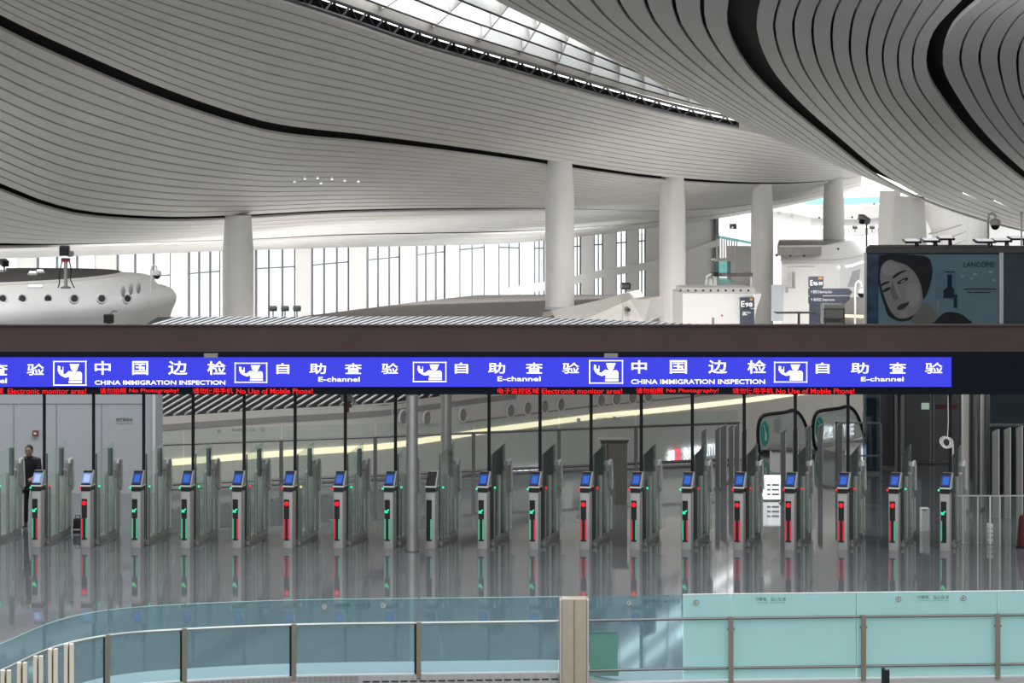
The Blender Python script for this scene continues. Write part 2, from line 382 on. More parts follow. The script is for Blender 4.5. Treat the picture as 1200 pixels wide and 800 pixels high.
struct(lf.build('floor.001', mat('lower_floor_stone', (.72, .71, .69), .3, noise=.06, nscale=.4)))
gd = MB(); gd.box((0, 900, -5), (5000, 2400, .6)); struct(gd.build('ground', mat('apron_concrete', (.6, .645, .65), .9, noise=.1, nscale=.01)))

wl_ = MB(); wl_.box((-44, 44, 6), (1, 150, 22)); wl_.box((42, 36, 6), (1, 136, 22)); wl_.prism([(42, 104, -4), (43, 104, -4), (63, 250, -4), (62, 250, -4)], (0, 0, 26)); struct(wl_.build('wall_sky_blocker', mat('sky_blocker_grey', (.2, .2, .2), .8, noise=.05, nscale=.3)))  # unseen walls added to block sky light from the sides
# ------------------------------------------------------------------ structure: far window wall
OPEN = [(-150, -75), (-55, 20), (41, 112), (135, 200), (219, 258), (298, 346), (364, 409), (429, 469), (487, 522), (538, 568), (584, 609), (626, 638), (672, 681), (696, 707), (722, 735), (748, 757)]
TRANS = [(-150, 328), (135, 325), (300, 314), (340, 312), (365, 310), (409, 306), (470, 300), (522, 294), (568, 289), (640, 290), (760, 281)]
wall = MB(); edges = [-190]+[e for o in OPEN for e in o]+[838]
def wq(xa, xb, y0, y1, dd=0, zb=None):
    q = []
    for x, top_ in ((xa, 0), (xb, 0), (xb, 1), (xa, 1)):
        d = smooth(DWALL, x); y = smooth(y1, x) if isinstance(y1, list) else y1
        p = P(x, y if top_ else (y0 if not isinstance(y0, list) else smooth(y0, x)), d)
        if not top_ and zb is not None: p.z = zb
        q.append(p+Vector((0, dd, 0)))
    return q
up1 = [(a, y-6) for a, y in YTOP]
for i in range(0, len(edges), 2):
    xa, xb = edges[i], edges[i+1]
    n = max(1, int((xb-xa)/30))
    for k in range(n):
        x0, x1 = xa+(xb-xa)*k/n, xa+(xb-xa)*(k+1)/n
        wall.hexa(wq(x0, x1, 0, up1, 0, -4), wq(x0, x1, 0, up1, 1.0, -4))
for xa, xb in OPEN:                                   # lintels over the openings
    wall.hexa(wq(xa, xb, YTOP, up1, .02), wq(xa, xb, YTOP, up1, .98))
struct(wall.build('wall_back', WHITE))
FR = mat('window_frame_grey', (.16, .17, .19), .4, .3)
for n, (xa, xb) in enumerate(OPEN):
    o = P((xa+xb)/2, 300, smooth(DWALL, (xa+xb)/2)); o.z = -4
    w = bpy.data.objects.new('window_%d' % (n+1), None); COL.objects.link(w); w.location = o; w['kind'] = 'structure'
    mb = MB(); ms = []
    nm = 3 if xb-xa > 30 else 2
    hw = 1.15 if xb-xa > 30 else .7
    for k in range(nm+1):
        x = xa+(xb-xa)*(k/nm); xe = max(xa, min(xb-hw*2, x-hw))
        mb.hexa(wq(xe, xe+hw*2, 0, YTOP, .45, -4), wq(xe, xe+hw*2, 0, YTOP, .65, -4))
    mb.build('frame', FR, w)
    t1 = [(a, y+1.5) for a, y in TRANS]
    MB().hexa(wq(xa, xb, t1, TRANS, .42), wq(xa, xb, t1, TRANS, .68)).build('transom', FR, w)
    MB().hexa(wq(xa, xb, 0, YTOP, .52, -4), wq(xa, xb, 0, YTOP, .56, -4)).build('pane', G_WIN, w)
# sill band crossing the far end of the window wall
SB0 = [(590, 347), (660, 336), (700, 326), (770, 313), (842, 288)]; SB1 = [(590, 338), (660, 326), (700, 317), (770, 304), (842, 280)]
sb_ = MB()
for x in range(590, 838, 12): sb_.hexa(wq(x, x+12, SB0, SB1, -.5), wq(x, x+12, SB0, SB1, .4))
struct(sb_.build('trim_3', WHITE))
MB().hexa(wq(838, 842, 0, up1, -.4, -4), wq(838, 842, 0, up1, .6, -4)).build('trim_4', STEELD)
struct(bpy.data.objects['trim_4'])

# ------------------------------------------------------------------ structure: beam over the gates, roof slats behind it
bm1 = MB(); zt, zb = P(0, 381.5, 39.9).z, P(0, 412, 39.9).z
bm1.box((0, 40.25, (zt+zb)/2), (30, .7, zt-zb)); bm1.box((0, 39.96, zt+.008), (30, .2, .022))
struct(bm1.build('trim_5', BROWN))
sl = MB()
for k in range(66):
    px = 178+k*10.2
    L = 3.5 if px < 560 else max(.25, 3.5*(1-((px-560)/275)**1.3)) if px < 835 else 0
    if L <= 0: continue
    a = P(px, 0, 40.08); a.z = zt-.03
    dirv = Vector((.08+.00037*(px-400), 1, 0)).normalized()
    c = a+dirv*(L/2)
    sl.box((c.x, c.y, zt+.009), (.085, L, .004), math.atan2(-dirv.x, dirv.y))
roof = sl.build('roof', SLATM); struct(roof)
ru = MB(); ru.prism([P(170, 0, 40.08)*Vector((1, 1, 0))+up*(zt+.005), P(838, 0, 40.08)*Vector((1, 1, 0))+up*(zt+.005), P(700, 0, 42.4)*Vector((1, 1, 0))+up*(zt+.005), P(580, 0, 43.4)*Vector((1, 1, 0))+up*(zt+.005), P(185, 0, 43.4)*Vector((1, 1, 0))+up*(zt+.005)], (0, 0, -.15))
ru.build('underside', mat('roof_bed_dark', (.03, .032, .035), .9, spec=.1), roof)

# ------------------------------------------------------------------ structure: curved concourse wall beyond the floor edge
STRIPY = [(120, 572), (185, 567), (320, 555), (450, 545), (500, 537), (560, 527), (600, 521), (700, 507), (770, 499.5), (890, 484.5), (930, 478), (1000, 470), (1060, 463), (1120, 457)]
HS = 6.4
def dw(x): return HS*F/(smooth(STRIPY, x)-CY)
def cwall(z0, z1, off=0.0, x0=120, x1=1120, th=.3, step=20):
    mb = MB(); xs = list(range(x0, x1+1, step))
    fr = [Vector((P(x, 0, dw(x)).x, dw(x)-off, 0)) for x in xs]
    mb.loft([[p+up*z0 for p in fr], [p+up*z1 for p in fr], [p+up*z1+Vector((0, th, 0)) for p in fr], [p+up*z0+Vector((0, th, 0)) for p in fr]], False)
    a = [p+up*z0 for p in fr]; 
    mb.loft([[p+up*z0+Vector((0, th, 0)) for p in fr], [p+up*z0 for p in fr]], False)
    return mb
cw = cwall(-4, 1.13).build('wall_concourse', CREAM, sm=True); struct(cw)
cwall(1.13, 2.2, -.05, 700, 1120, th=.3).build('reflection_blocker', CREAM, cw, sm=True)  # hidden extension added to keep bright background out of floor reflections
cwall(-.075, .075, .04, th=.05).build('light_strip', STRIP, cw, sm=True)
cwall(.02+.04-.02, .10, .02, th=.02).build('groove', mat('groove_grey', (.42, .41, .4), .6), cw, sm=True) if False else None
cwall(.40-.35, .40-.30, .0, th=.02) if False else None
GRV = mat('groove_grey', (.40, .38, .37), .6)
cwall(.30, .345, .025, 540, 1000, th=.02).build('groove', GRV, cw, sm=True)
cwall(.80, .95, .025, 185, 620, th=.02).build('groove', GRV, cw, sm=True)
cwall(-3.4, -1.9, .06, th=.04).build('dark_base', mat('base_grey', (.16, .17, .18), .4), cw, sm=True)
# louvred slope on top of it (diagonal white blades over a dark bed)
lo = MB(); xs = list(range(120, 700, 5))
def lv(x, t):
    d = dw(x); p = Vector((P(x, 0, d).x, d, 1.13)); return p+Vector((.1, 1, .42))*(t*2.3)
bed = MB(); bed.loft([[lv(x, 0)-up*.05 for x in xs], [lv(x, 1)-up*.05 for x in xs]], False)
bed_o = bed.build('roof.001', mat('louvre_bed', (.05, .05, .06), .7)); struct(bed_o)
for x in range(60, 700, 13):
    pts = []
    for k in range(9):
        t = k/8; pts.append((min(720, max(110, x+t*75)), t))
    q0 = [lv(a, t)+up*.06 for a, t in pts]; q1 = [lv(a+7.0, t)+up*.10 for a, t in pts]
    lo.loft([q0, q1], False); lo.loft([[p-up*.06 for p in q0], q0], False)
lo.build('blades', WHITE, bed_o)
# round air nozzles on the concourse wall: each its own thing
def nozzle(px, py, r, label):
    d = dw(px)-.03; c = P(px, py, d)
    t = (Vector((P(px+6, 0, dw(px+6)).x, dw(px+6), 0))-Vector((P(px-6, 0, dw(px-6)).x, dw(px-6), 0))).normalized()
    ang = math.atan2(t.y, t.x)
    o = empty('air_nozzle', c, label, 'air vent', 'round nozzles on the curved wall', ang)
    MB().lathe((0, 0, 0), [(r, 0), (r, .03), (r*.9, .05), (r*.8, .03), (r*.78, 0)], 20, 'Y').build('ring', WHITE, o, True, True)
    MB().lathe((0, 0, 0), [(r*.8, 0), (r*.78, .02), (r*.6, .03), (r*.5, .05), (r*.05, .05)], 18, 'Y').build('cone', mat('nozzle_grey', (.35, .33, .31), .5), o, True, True)
for px, py, wh in ((472, 489, 'just left of the front steel column'), (500, 490, 'between the two steel columns'), (542, 486, 'on its own right of the rear steel column'),
                   (598, 481, 'first of the row of four above the balustrade'), (618, 478, 'second of the row of four above the balustrade'), (638, 476, 'third of the row of four above the balustrade'), (657, 474, 'last of the row of four above the balustrade'),
                   (704, 469, 'first of the row half hidden under the blue sign'), (722, 467, 'second of the row half hidden under the blue sign'), (741, 465, 'third of the row half hidden under the blue sign'), (759, 463, 'last of the row half hidden under the blue sign')):
    nozzle(px, py, .22, 'white round air nozzle '+wh)
# grey-white panel wall left of it
pw = MB(); d0 = 48.2
xa, xb = P(-60, 0, d0).x, P(183, 0, d0).x
prof = [Vector((xa, d0, 0)), Vector((xb-.35, d0, 0))]+[Vector((xb-.35+.35*math.sin(a), d0+.35-.35*math.cos(a), 0)) for a in [math.pi/2*k/6 for k in range(1, 7)]]+[Vector((xb, d0+.9, 0)), Vector((xa, d0+.9, 0))]
pw.prism(prof, (0, 0, 2.6)); pwo = pw.build('wall_left', GREYP, sm=30); struct(pwo)
jm = MB()
for x in (16, 66, 119, 168): jm.pxbox(x-.35, 473, x+.35, 578, d0-.012, .02)
jm.pxbox(-60, 473-.3, 168, 473+.3, d0-.012, .02)
jm.build('panel_joint', mat('joint_grey', (.25, .28, .3), .6), pwo)
st = MB(); st.box((P(180.5, 0, 48.3).x, 48.3, 1.3), (.06, .06, 2.6)); st.build('corner_strip', GATEE, pwo)
lt = MB(); addtext(lt, '旅客服务台', 136, 489.5, 155.5, 493.5, d0-.015, .01); addtext(lt, 'Passenger Service', 136.5, 495, 156, 497, d0-.015)
lt.build('lettering', mat('letter_dark_red', (.12, .05, .06), .6), pwo)
# ------------------------------------------------------------------ round white columns
def column(px, d, dia, ytop, zbot, label):
    b = P(px, 0, d); b.z = zbot+.03
    zt_ = P(px, ytop, d).z
    o = empty('column', b, label, 'column', 'round white columns', kind='thing')
    h = zt_-zbot; r = dia/2
    MB().lathe((0, 0, 0), [(r, 0), (r, h-2.0), (r*.98, h-1.6), (r*.86, h-.1), (r*.86, h+.04)], 40).build('shaft', COLW, o, True, 50)
    MB().lathe((0, 0, 0), [(r*1.02, 0), (r*1.02, .12), (r, .14)], 40).build('base_ring', GREYP, o, True, 50)
    return o
column(279, 106, 1.48, 254, -4, 'thick white round column standing alone in front of the tall windows')
column(656, 114, 1.48, 189, P(656, 363, 114).z, 'tallest white round column, standing on the grey-brown flat roof')
column(788, 127, 1.5, 208, -4, 'white round column between the tallest column and the gate E98 kiosk')
column(893, 142, 1.42, 217, -4, 'white round column rising behind the gate E98 sign')
column(977, 155, 1.48, 209, P(977, 283, 155).z, 'short white round column on the roof of the white two-storey building')
column(1043, 112, 1.2, 225, -4, 'slim white round column half behind the camera mast of the advertising kiosk')
column(1066, 106, 1.6, 232, -4, 'broad white round column behind the spotlights of the advertising kiosk')
column(1146, 118, 1.2, 245, -4, 'white round column behind the curved dome camera pole')
# striped funnel-shaped column
fx = P(1119, 0, 128); fx.z = -4
o = empty('funnel_column', fx, 'white striped column flaring towards the ceiling behind the advertising kiosk', 'column', kind='thing')
MB().lathe((0, 0, 0), [(.75, 0), (.75, 2), (.8, 4), (1.0, 7), (1.35, 9.4), (2.2, 11.5)], 40).build('shaft', COLW, o, True, 50)
rb = MB()
for k in range(12):
    z = 4.2+k*.5; r = interp([(0, .75), (2, .75), (4, .8), (7, 1.0), (9.4, 1.35), (11.5, 2.2)], z)
    rb.tube([(r*1.005*math.cos(a), r*1.005*math.sin(a), z+.5*math.sin(a+1.6)) for a in [2*math.pi*j/24 for j in range(25)]], .025, 5)
rb.build('groove_lines', GRV, o, True)

# ------------------------------------------------------------------ flat grey-brown roof building behind the slats
def slabbuilding(name, label, cat, topy, d_of, pts, wallm, roofm, zbot=-4, rim=.35, fascia=None):
    pass
zr = P(656, 363, 114).z
def onz(px, py, z):                                   # point on a horizontal plane seen at (px, py)
    d = (H-z)*F/(py-CY); return Vector(((px-CX)*d/F, d, z))
o = empty('low_building', Vector((onz(560, 368, zr).x, onz(560, 368, zr).y, -4)), 'long low building with a flat grey-brown roof under the tallest column', 'building')
rp_ = [onz(300, 377, zr), onz(345, 371.5, zr), onz(430, 361, zr), onz(500, 352, zr), onz(560, 345.5, zr), onz(640, 345, zr), onz(738, 345.5, zr), onz(690, 360, zr), onz(636, 372, zr), onz(600, 380, zr)]
MB().prism(rp_, (0, 0, -.3)).build('roof_deck', ROOFG, o)
wl = MB(); wl.prism([p-up*.3 for p in rp_], (0, 0, -(zr-.3+4))); wl.build('wall', CREAM, o)
fa = MB()
edge = [onz(742, 345.2, zr), onz(690, 360, zr), onz(636, 372, zr)]
# raised light parapet along the side facing the right-hand columns
outer = [P(760, 349, edge[0].y-2), P(690, 372, edge[1].y-2), P(630, 384, edge[2].y-2)]
inner = [p+up*.25 for p in edge]
fa.loft([[p for p in edge], inner, [p+Vector((.4, -.3, .1)) for p in inner], [p+Vector((1.0, -.9, -1.1)) for p in inner], [p+Vector((1.0, -.9, -5)) for p in inner]], False)
fa.build('parapet', CREAM, o, sm=30)
# wedge-shaped cream block beside it
o = empty('stair_housing', P(715, 390, 100), 'cream wedge-shaped block with a small dark hole below the flat grey-brown roof', 'housing')
q0 = [P(677, 378, 100), P(755, 378, 100), P(766, 372, 104), P(763, 349.5, 104), P(738, 351, 102)]
MB().prism(q0, (.8, 4, 0)).build('body', CREAM, o)
MB().lathe(P(734, 361, 101.5)+Vector((0, .9, 0)), [(.001, 2.9), (.09, 2.9), (.09, 0)], 12, 'Y').build('hole', BLACK, o)
MB().pxbox(729.2, 354, 729.8, 374, 100.0, .05).build('seam', GRV, o)

def spot(px, py, d, label, s=1.0, name='floodlight'):
    """small dark floodlight on a short stalk"""
    b = P(px, py, d); o = empty(name, b, label, 'light')
    MB().cyl((0, 0, 0), (0, 0, .28*s), .03*s, n=8).build('stalk', STEELD, o, True)
    MB().box((0, 0, .38*s), (.34*s, .2*s, .2*s), .3, .35).build('head', BLACK, o, True)
    MB().box((0, -.12*s, .37*s), (.28*s, .02*s, .14*s), .3, .35).build('lens', STEELD, o, True)
    return o
spot(733, 347, 139, 'dark floodlight on the edge of the grey-brown roof, beside the tallest column', 1.7)
for px, w in ((320, 'first of three'), (334, 'middle of three'), (348, 'last of three')):
    o = spot(px, 374, 43.3, 'tiny dark floodlight at the back edge of the slatted roof, %s' % w, .42)
    o.location = (P(px, 0, 43.25).x, 43.25, zt+.02)

# ------------------------------------------------------------------ white pavilion with round nozzles (behind the beam)
X0 = P(-40, 0, 60).x; pd = 60.0
o = empty('pavilion', Vector((X0, pd, -4)), 'rounded white pavilion with a row of round portholes and dark disc roof', 'pavilion')
def ring(rx, ry, z, n=72): return [Vector((X0+rx*math.copysign(abs(math.cos(a))**.85, math.cos(a)), pd+ry*math.copysign(abs(math.sin(a))**.85, math.sin(a)), z)) for a in [2*math.pi*k/n for k in range(n)]]
RX, RY = 5.3, 11.0
MB().loft([ring(RX*a, RY*a, z) for a, z in ((.9, -4), (.93, 2.4), (.975, 3.3), (.998, 3.6), (1, 3.78), (.985, 3.92), (.955, 4.02), (.95, 4.03))], True, True).build('body', WHITE, o, sm=50)
MB().loft([ring(RX*a, RY*a, z) for a, z in ((.94, 3.95), (.915, 4.06), (.865, 4.35), (.855, 4.37), (.80, 4.37))], True, True).build('porthole_band', WHITE, o, sm=30)
MB().loft([ring(4.6*a, 9.4*a, z) for a, z in ((1, 3.9), (1, 4.33), (.99, 4.37), (.9, 4.39))], True, True).build('upper_drum', CREAM, o, sm=30)
MB().loft([ring(3.8*a, 9.0*a, z) for a, z in ((.98, 4.30), (1, 4.40), (.995, 4.46))], True, True).build('disc_rim', CREAM, o, sm=30)
MB().loft([ring(3.78*a, 8.95*a, z) for a, z in ((.99, 4.44), (.985, 4.475))], True, True).build('disc_roof', mat('dark_roof_membrane', (.05, .042, .04), .5, noise=.2, nscale=3), o)
for px in (3, 26, 56, 87, 119, 149):
    dd = 50.0
    for it in range(6):
        rr = interp([(3.95, .94), (4.06, .915), (4.35, .865)], P(px, 350.2, dd).z)+.004
        fx_ = (P(px, 0, dd).x-X0)/(RX*rr)
        t = math.acos(max(-1, min(1, abs(fx_)**(1/.85)*math.copysign(1, fx_))))
        dd = pd-RY*rr*math.sin(t)**.85
    c = Vector((P(px, 0, dd).x, dd, P(px, 350.2, dd).z)); ang = math.atan2((RX/RY)*math.cos(t)*1.0, math.sin(t))*.9
    q = bpy.data.objects.new('porthole', None); COL.objects.link(q); q.parent = o; q.location = c-o.location; q.rotation_euler = (math.radians(-12), 0, ang)
    MB().lathe((0, 0, 0), [(.12, -.05), (.12, .04), (.105, .06), (.085, .045), (.08, .0)], 20, 'Y').build('ring', WHITE, q, True, True)
    MB().lathe((0, 0, 0), [(.001, .04), (.075, .04), (.075, 0)], 16, 'Y').build('opening', BLACK, q, True)
for k, (px, py) in enumerate(((143, 341), (149, 339), (155, 338))):
    MB().sphere((P(px+8, 0, 54).x, 53.2-.0+k*.35, P(px, py, 53.4).z), .11, 10, (.5, .8, 1.3)).build('oval_vent', GRV, o, sm=True)
for px, d, w in ((3, 64, 'at its far edge'), (47, 62, 'beside the camera mast'), (38, 60, 'small one between the others')):
    q = empty('roof_lamp', Vector((P(px, 0, d).x, d, 4.475)), 'small glowing lamp on the dark disc roof, '+w, 'lamp')
    MB().lathe((0, 0, 0), [(.13, 0), (.13, .04), (.1, .06)], 14).build('housing', GATEE, q, True)
    MB().lathe((0, 0, 0), [(.09, .055), (.085, .085), (.001, .09)], 14).build('diffuser', LAMP, q, True)
q = empty('roof_lamp', Vector((P(41, 0, 51.2).x, 51.2, 4.36)), 'flat glowing lamp lying on the porthole band of the white pavilion', 'lamp')
MB().rbox((0, 0, .03), (.32, .2, .06), .03).build('housing', GATEE, q, True)
MB().rbox((0, 0, .075), (.28, .16, .03), .02).build('diffuser', LAMP, q, True)
# camera mast on the pavilion
b = Vector((P(77, 0, 51.4).x, 51.4, 4.36)); q = empty('camera_mast', b, 'steel mast with a cluster of dark cameras on the white pavilion', 'camera')
MB().cyl((0, 0, 0), (0, 0, .62), .045).build('pole', STEEL, q, True, True)
MB().lathe((0, 0, 0), [(.12, 0), (.12, .03), (.06, .05)], 16).build('base_plate', STEELD, q, True)
MB().rbox((0, 0, .66), (.2, .12, .09), .02).build('red_collar', mat('collar_red', (.3, .02, .05), .5), q, True)
MB().rbox((-.02, -.02, .88), (.22, .26, .24), .05).build('camera_head', BLACK, q, True)
MB().cyl((.11, -.1, .8), (.11, .1, .8), .07).build('camera_barrel', STEELD, q, True, True)
MB().tube([(-.07, 0, .7), (-.13, -.02, .4), (-.15, 0, .1), (-.18, 0, .01)], .014, 6).build('cable', BLACK, q, True)
MB().tube([(.07, 0, .7), (.12, .03, .45), (.11, 0, .2), (.2, 0, .01)], .014, 6).build('cable', BLACK, q, True)
b = Vector((P(5, 0, 63).x, 63, 4.475)); q = empty('security_camera', b, 'dark security camera on a short pole on the dark disc roof', 'camera')
MB().cyl((0, 0, 0), (0, 0, .2), .03).build('pole', STEEL, q, True)
MB().box((0, 0, .27), (.18, .34, .16), .5, .2).build('camera_head', BLACK, q, True)
def domecam(b, h, label, s=1.0):
    q = empty('dome_camera', b, label, 'camera')
    MB().tube([(0, 0, 0), (0, 0, h), (.02*s, 0, h+.12*s), (.08*s, 0, h+.17*s), (.14*s, 0, h+.12*s), (.15*s, 0, h+.02*s)], .025*s, 8).build('bent_pole', WHITE, q, True, True)
    MB().lathe((.15*s, 0, h-.1*s), [(.11*s, 0), (.12*s, .03*s), (.10*s, .11*s), (.04*s, .14*s)], 16).build('housing', WHITE, q, True, True)
    MB().sphere((.15*s, 0, h-.11*s), .095*s, 14).build('dome', BLACK, q, True, True)
    return q
domecam(Vector((P(177, 0, 57.5).x, 57.5, 4.0)), .62, 'white dome camera on a bent pole on the rounded end of the white pavilion')
b = Vector((P(130, 0, 48.2).x, 48.2, 3.55)); q = empty('wall_camera', P(130, 372.5, 49.0), 'square black floodlight fixed to the front of the white pavilion', 'light')
MB().rbox((0, -.25, .0), (.22, .14, .2), .03).build('housing', BLACK, q, True)
MB().tube([(.02, -.2, .09), (.06, -.12, .16), (.08, .25, .14)], .02, 6).build('bracket', STEELD, q, True)
MB().box((0, -.25, -.14), (.1, .04, .08)).build('foot', STEELD, q, True)

# ------------------------------------------------------------------ white buildings on the right
def dots(o, pts, d, r, m=None, name='round_vent'):
    for px, py in pts:
        MB().lathe(P(px, py, d-.03), [(.001, .05), (r, .05), (r, 0)], 12, 'Y').build(name, m or BLACK, o)
# upper terrace at the back
o = empty('terrace', Vector((P(960, 0, 250).x, 250, -4)), 'white upper terrace with curved fascia and light strip behind the short column', 'building')
def band(mb, pts0, pts1, th):
    """vertical band through px points (x, ytop, d) and bottoms"""
    a = [P(x, y, d) for x, y, d in pts0]; b_ = [P(x, y, d) for x, y, d in pts1]; v = Vector((0, th, 0))
    mb.loft([b_, a, [p+v for p in a], [p+v for p in b_]], False); return mb
fas = [(890, 236, 248), (930, 240, 246), (950, 245, 244), (985, 247, 244), (1012, 247, 246), (1040, 244, 250), (1100, 244, 255), (1200, 244, 260)]
low = [(x, 300, d) for x, y, d in fas]
band(MB(), fas, low, 4).build('fascia', WHITE, o, sm=40)
f2 = [(x, y-1-abs(x-965)*.02, d-1.5) for x, y, d in fas]; band(MB(), [(x, y-5, d-1) for x, y, d in fas], [(x, y+10, d-1) for x, y, d in fas], 1.2).build('upper_band', CREAM, o, sm=40)
ls = [(925, 263.5, 239), (950, 265, 239), (985, 265, 239), (1010, 264.5, 240), (1035, 264, 242)]
band(MB(), ls, [(x, y+2.4, d) for x, y, d in ls], .6).build('light_strip', STRIPW, o)
gl_ = [(905, 229, 252), (940, 232, 250), (985, 232, 250), (1030, 230, 254), (1060, 229, 256)]
band(MB(), gl_, [(x, y+8, d) for x, y, d in gl_], .1).build('glass_rail', G_TEAL, o)
dots(o, [(960, 255), (998.5, 254.5), (1024, 239)], 236, .11)
dots(o, [(913, 249.5), (928, 253)], 236, .2, GRV, 'vent')
for px, w in ((1002, 'near the short column'), (1022, 'near the camera mast')):
    spot(px, 272, 150, 'small dark floodlight on the white two-storey building, '+w, .9)
# main white block with roof carrying the short column
zR = P(977, 283, 155).z
o = empty('white_building', Vector((P(950, 0, 140).x, 140, -4)), 'white two-storey building with brown-grey roof, behind the flight sign', 'building')
rf = [onz(911, 288.5, zR), onz(913, 281, zR), onz(925, 275.8, zR), onz(1013, 275, zR), onz(985, 283, zR), onz(962, 289.5, zR), onz(911, 290.5, zR)]
MB().prism(rf, (0, 0, -.4)).build('roof_deck', ROOFG, o)
fr = [onz(910, 289.5, zR), onz(960, 288.8, zR), onz(990, 281.5, zR), onz(1016, 275, zR)]
par = [p+Vector((1.2*i/3, -1.2, .1)) for i, p in enumerate(fr)]; par2 = [p+Vector((2.5*i/3, -2.2, -.9)) for i, p in enumerate(fr)]
MB().loft([fr, par, par2, [Vector((p.x, p.y, -4)) for p in par2]], False).build('front_wall', WHITE, o, sm=30)
dF = par2[0].y-.1
def onwall(px, py, off=.05):
    # ray against the front wall polyline
    for a, b_ in zip(par2, par2[1:]):
        ux = (px-CX)/F; den = (b_.x-a.x)-ux*(b_.y-a.y)
        if abs(den) < 1e-6: continue
        t = (ux*a.y-a.x)/den
        if -.001 <= t <= 1.001:
            d = a.y+(b_.y-a.y)*t-off; return P(px, py, d)
    return P(px, py, par2[0].y-off)
for px in (910, 926, 942):
    c = onwall(px, 299, .05); MB().lathe(c, [(.001, .1), (.07, .1), (.07, 0)], 12, 'Y').build('round_vent', BLACK, o)
c = onwall(982, 291.5); MB().lathe(c, [(.001, .1), (.06, .1), (.06, 0)], 12, 'Y').build('round_vent', BLACK, o)
def wallstrip(pts0, w, m, name, par_, off=.15):
    a = [onwall(x, y, off) for x, y in pts0]; b_ = [onwall(x, y+w, off) for x, y in pts0]
    MB().loft([a, b_, [p+Vector((0, .1, 0)) for p in b_]], False).build(name, m, par_)
wallstrip([(911, 304), (960, 304.5), (985, 303.5), (1000, 301), (1015, 297.5)], .6, GRV, 'groove', o)
wallstrip([(911, 312), (955, 312.5)], .5, GRV, 'groove', o)
wallstrip([(984, 311.5), (998, 310), (1014, 304.5)], 2.4, STRIPW, 'light_strip', o)
L_ = MB(); 
for x0, y0, x1, y1 in ((928.6, 318.5, 931, 338), (921, 335.5, 923, 343)):
    a, b_ = onwall(x0, y1, .3), onwall(x1, y0, .3); L_.box(((a.x+b_.x)/2, a.y, (a.z+b_.z)/2), (b_.x-a.x, .3, b_.z-a.z))
a, b_ = onwall(921, 337.5, .32), onwall(931, 336, .32); L_.box(((a.x+b_.x)/2, a.y, (a.z+b_.z)/2), (b_.x-a.x, .2, b_.z-a.z))
L_.build('door_bracket', GRV, o)
a = [onwall(x, y, .25) for x, y in ((993.5, 336), (999.5, 318), (1008.5, 315), (1006, 336))]
MB().prism(a, (0, .15, 0)).build('slanted_panel', mat('panel_mid_grey', (.4, .4, .4), .5), o)
a = [onwall(x, y, .2) for x, y in ((904, 333.5), (918, 333.5), (918, 376), (904, 376))]
MB().prism(a, (0, .12, 0)).build('door_panel', GREYP, o)
# gate E98 kiosk
d = 112
o = empty('gate_kiosk', Vector((P(845, 0, d).x, d, -4)), 'rounded white kiosk with a dotted top band, carrying the gate E98 sign', 'kiosk')
zk = P(845, 343.5, d).z
kp = [(800, 0), (882, 0), (889, .3), (893, 1.2), (894, 3.5)]
def kring(z, gx, back=7): 
    f_ = [Vector((P(x, 0, d).x+(gx if x > 880 else 0), d+y, z)) for x, y in kp]
    return f_+[Vector((f_[-1].x, d+back, z)), Vector((f_[0].x, d+back, z))]
MB().loft([kring(-4, -.28), kring(P(0, 376, d).z, -.25), kring(P(0, 362, d).z, -.14), kring(P(0, 349, d).z, .07), kring(P(0, 345, d).z, .1), kring(zk, .02)], True, True).build('body', WHITE, o, sm=35)
tp = MB(); tp.hexa([P(800, 344, d+.6), P(886, 344, d+.6), P(884, 337, d+.9), P(800, 337, d+.9)], [P(800, 344, d+.6)+Vector((0, 5, 0)), P(886, 344, d+.6)+Vector((0, 5, 0)), P(884, 337, d+.9)+Vector((0, 4.5, 0)), P(800, 337, d+.9)+Vector((0, 4.5, 0))])
tp.build('top_band', WHITE, o)
for k in range(10): MB().lathe(P(797.5+k*8.8, 340.2, d+.72), [(.001, .12), (.055, .12), (.055, 0)], 10, 'Y').build('round_vent', BLACK, o)
MB().lathe(P(846, 369.5, d-.02), [(.001, .05), (.05, .05), (.05, 0)], 12, 'Y').build('red_button', mat('button_red', (.45, .02, .08), .4), o)
MB().pxbox(834.5, 372, 837, 380, d-.08, .08).build('grey_plate', STEELD, o)
NAVY = mat('sign_navy', (.035, .045, .08), .4); ORANGE = mat('sign_orange', (.6, .25, .02), .5, emit=(.6, .25, .02), es=.5); SIGNW = mat('sign_white', (.8, .8, .8), .5, emit=(.7, .7, .72), es=.5)
q = empty('gate_sign', P(875, 385, d-.2), 'dark blue gate sign reading E98 with an orange square', 'sign')
MB().pxbox(867, 348.5, 884, 361, d-.23, .2).build('number_panel', NAVY, q)
MB().pxbox(867.4, 362.3, 884, 384, d-.23, .2).build('lower_panel', NAVY, q)
l = MB(); addtext(l, 'E', 868.3, 352.5, 872.6, 359.5, d-.24, .02); addtext(l, '98', 873.4, 354.5, 881.8, 359.5, d-.24, .02); l.build('lettering', SIGNW, q)
MB().pxbox(879, 349.5, 882, 352, d-.25, .02).build('orange_square', ORANGE, q)
l = MB(); addtext(l, '登机口', 870, 365, 875.3, 369.5, d-.24, .02); addtext(l, 'Gate', 876, 364.8, 879.8, 367, d-.24); l.build('small_lettering', SIGNW, q)
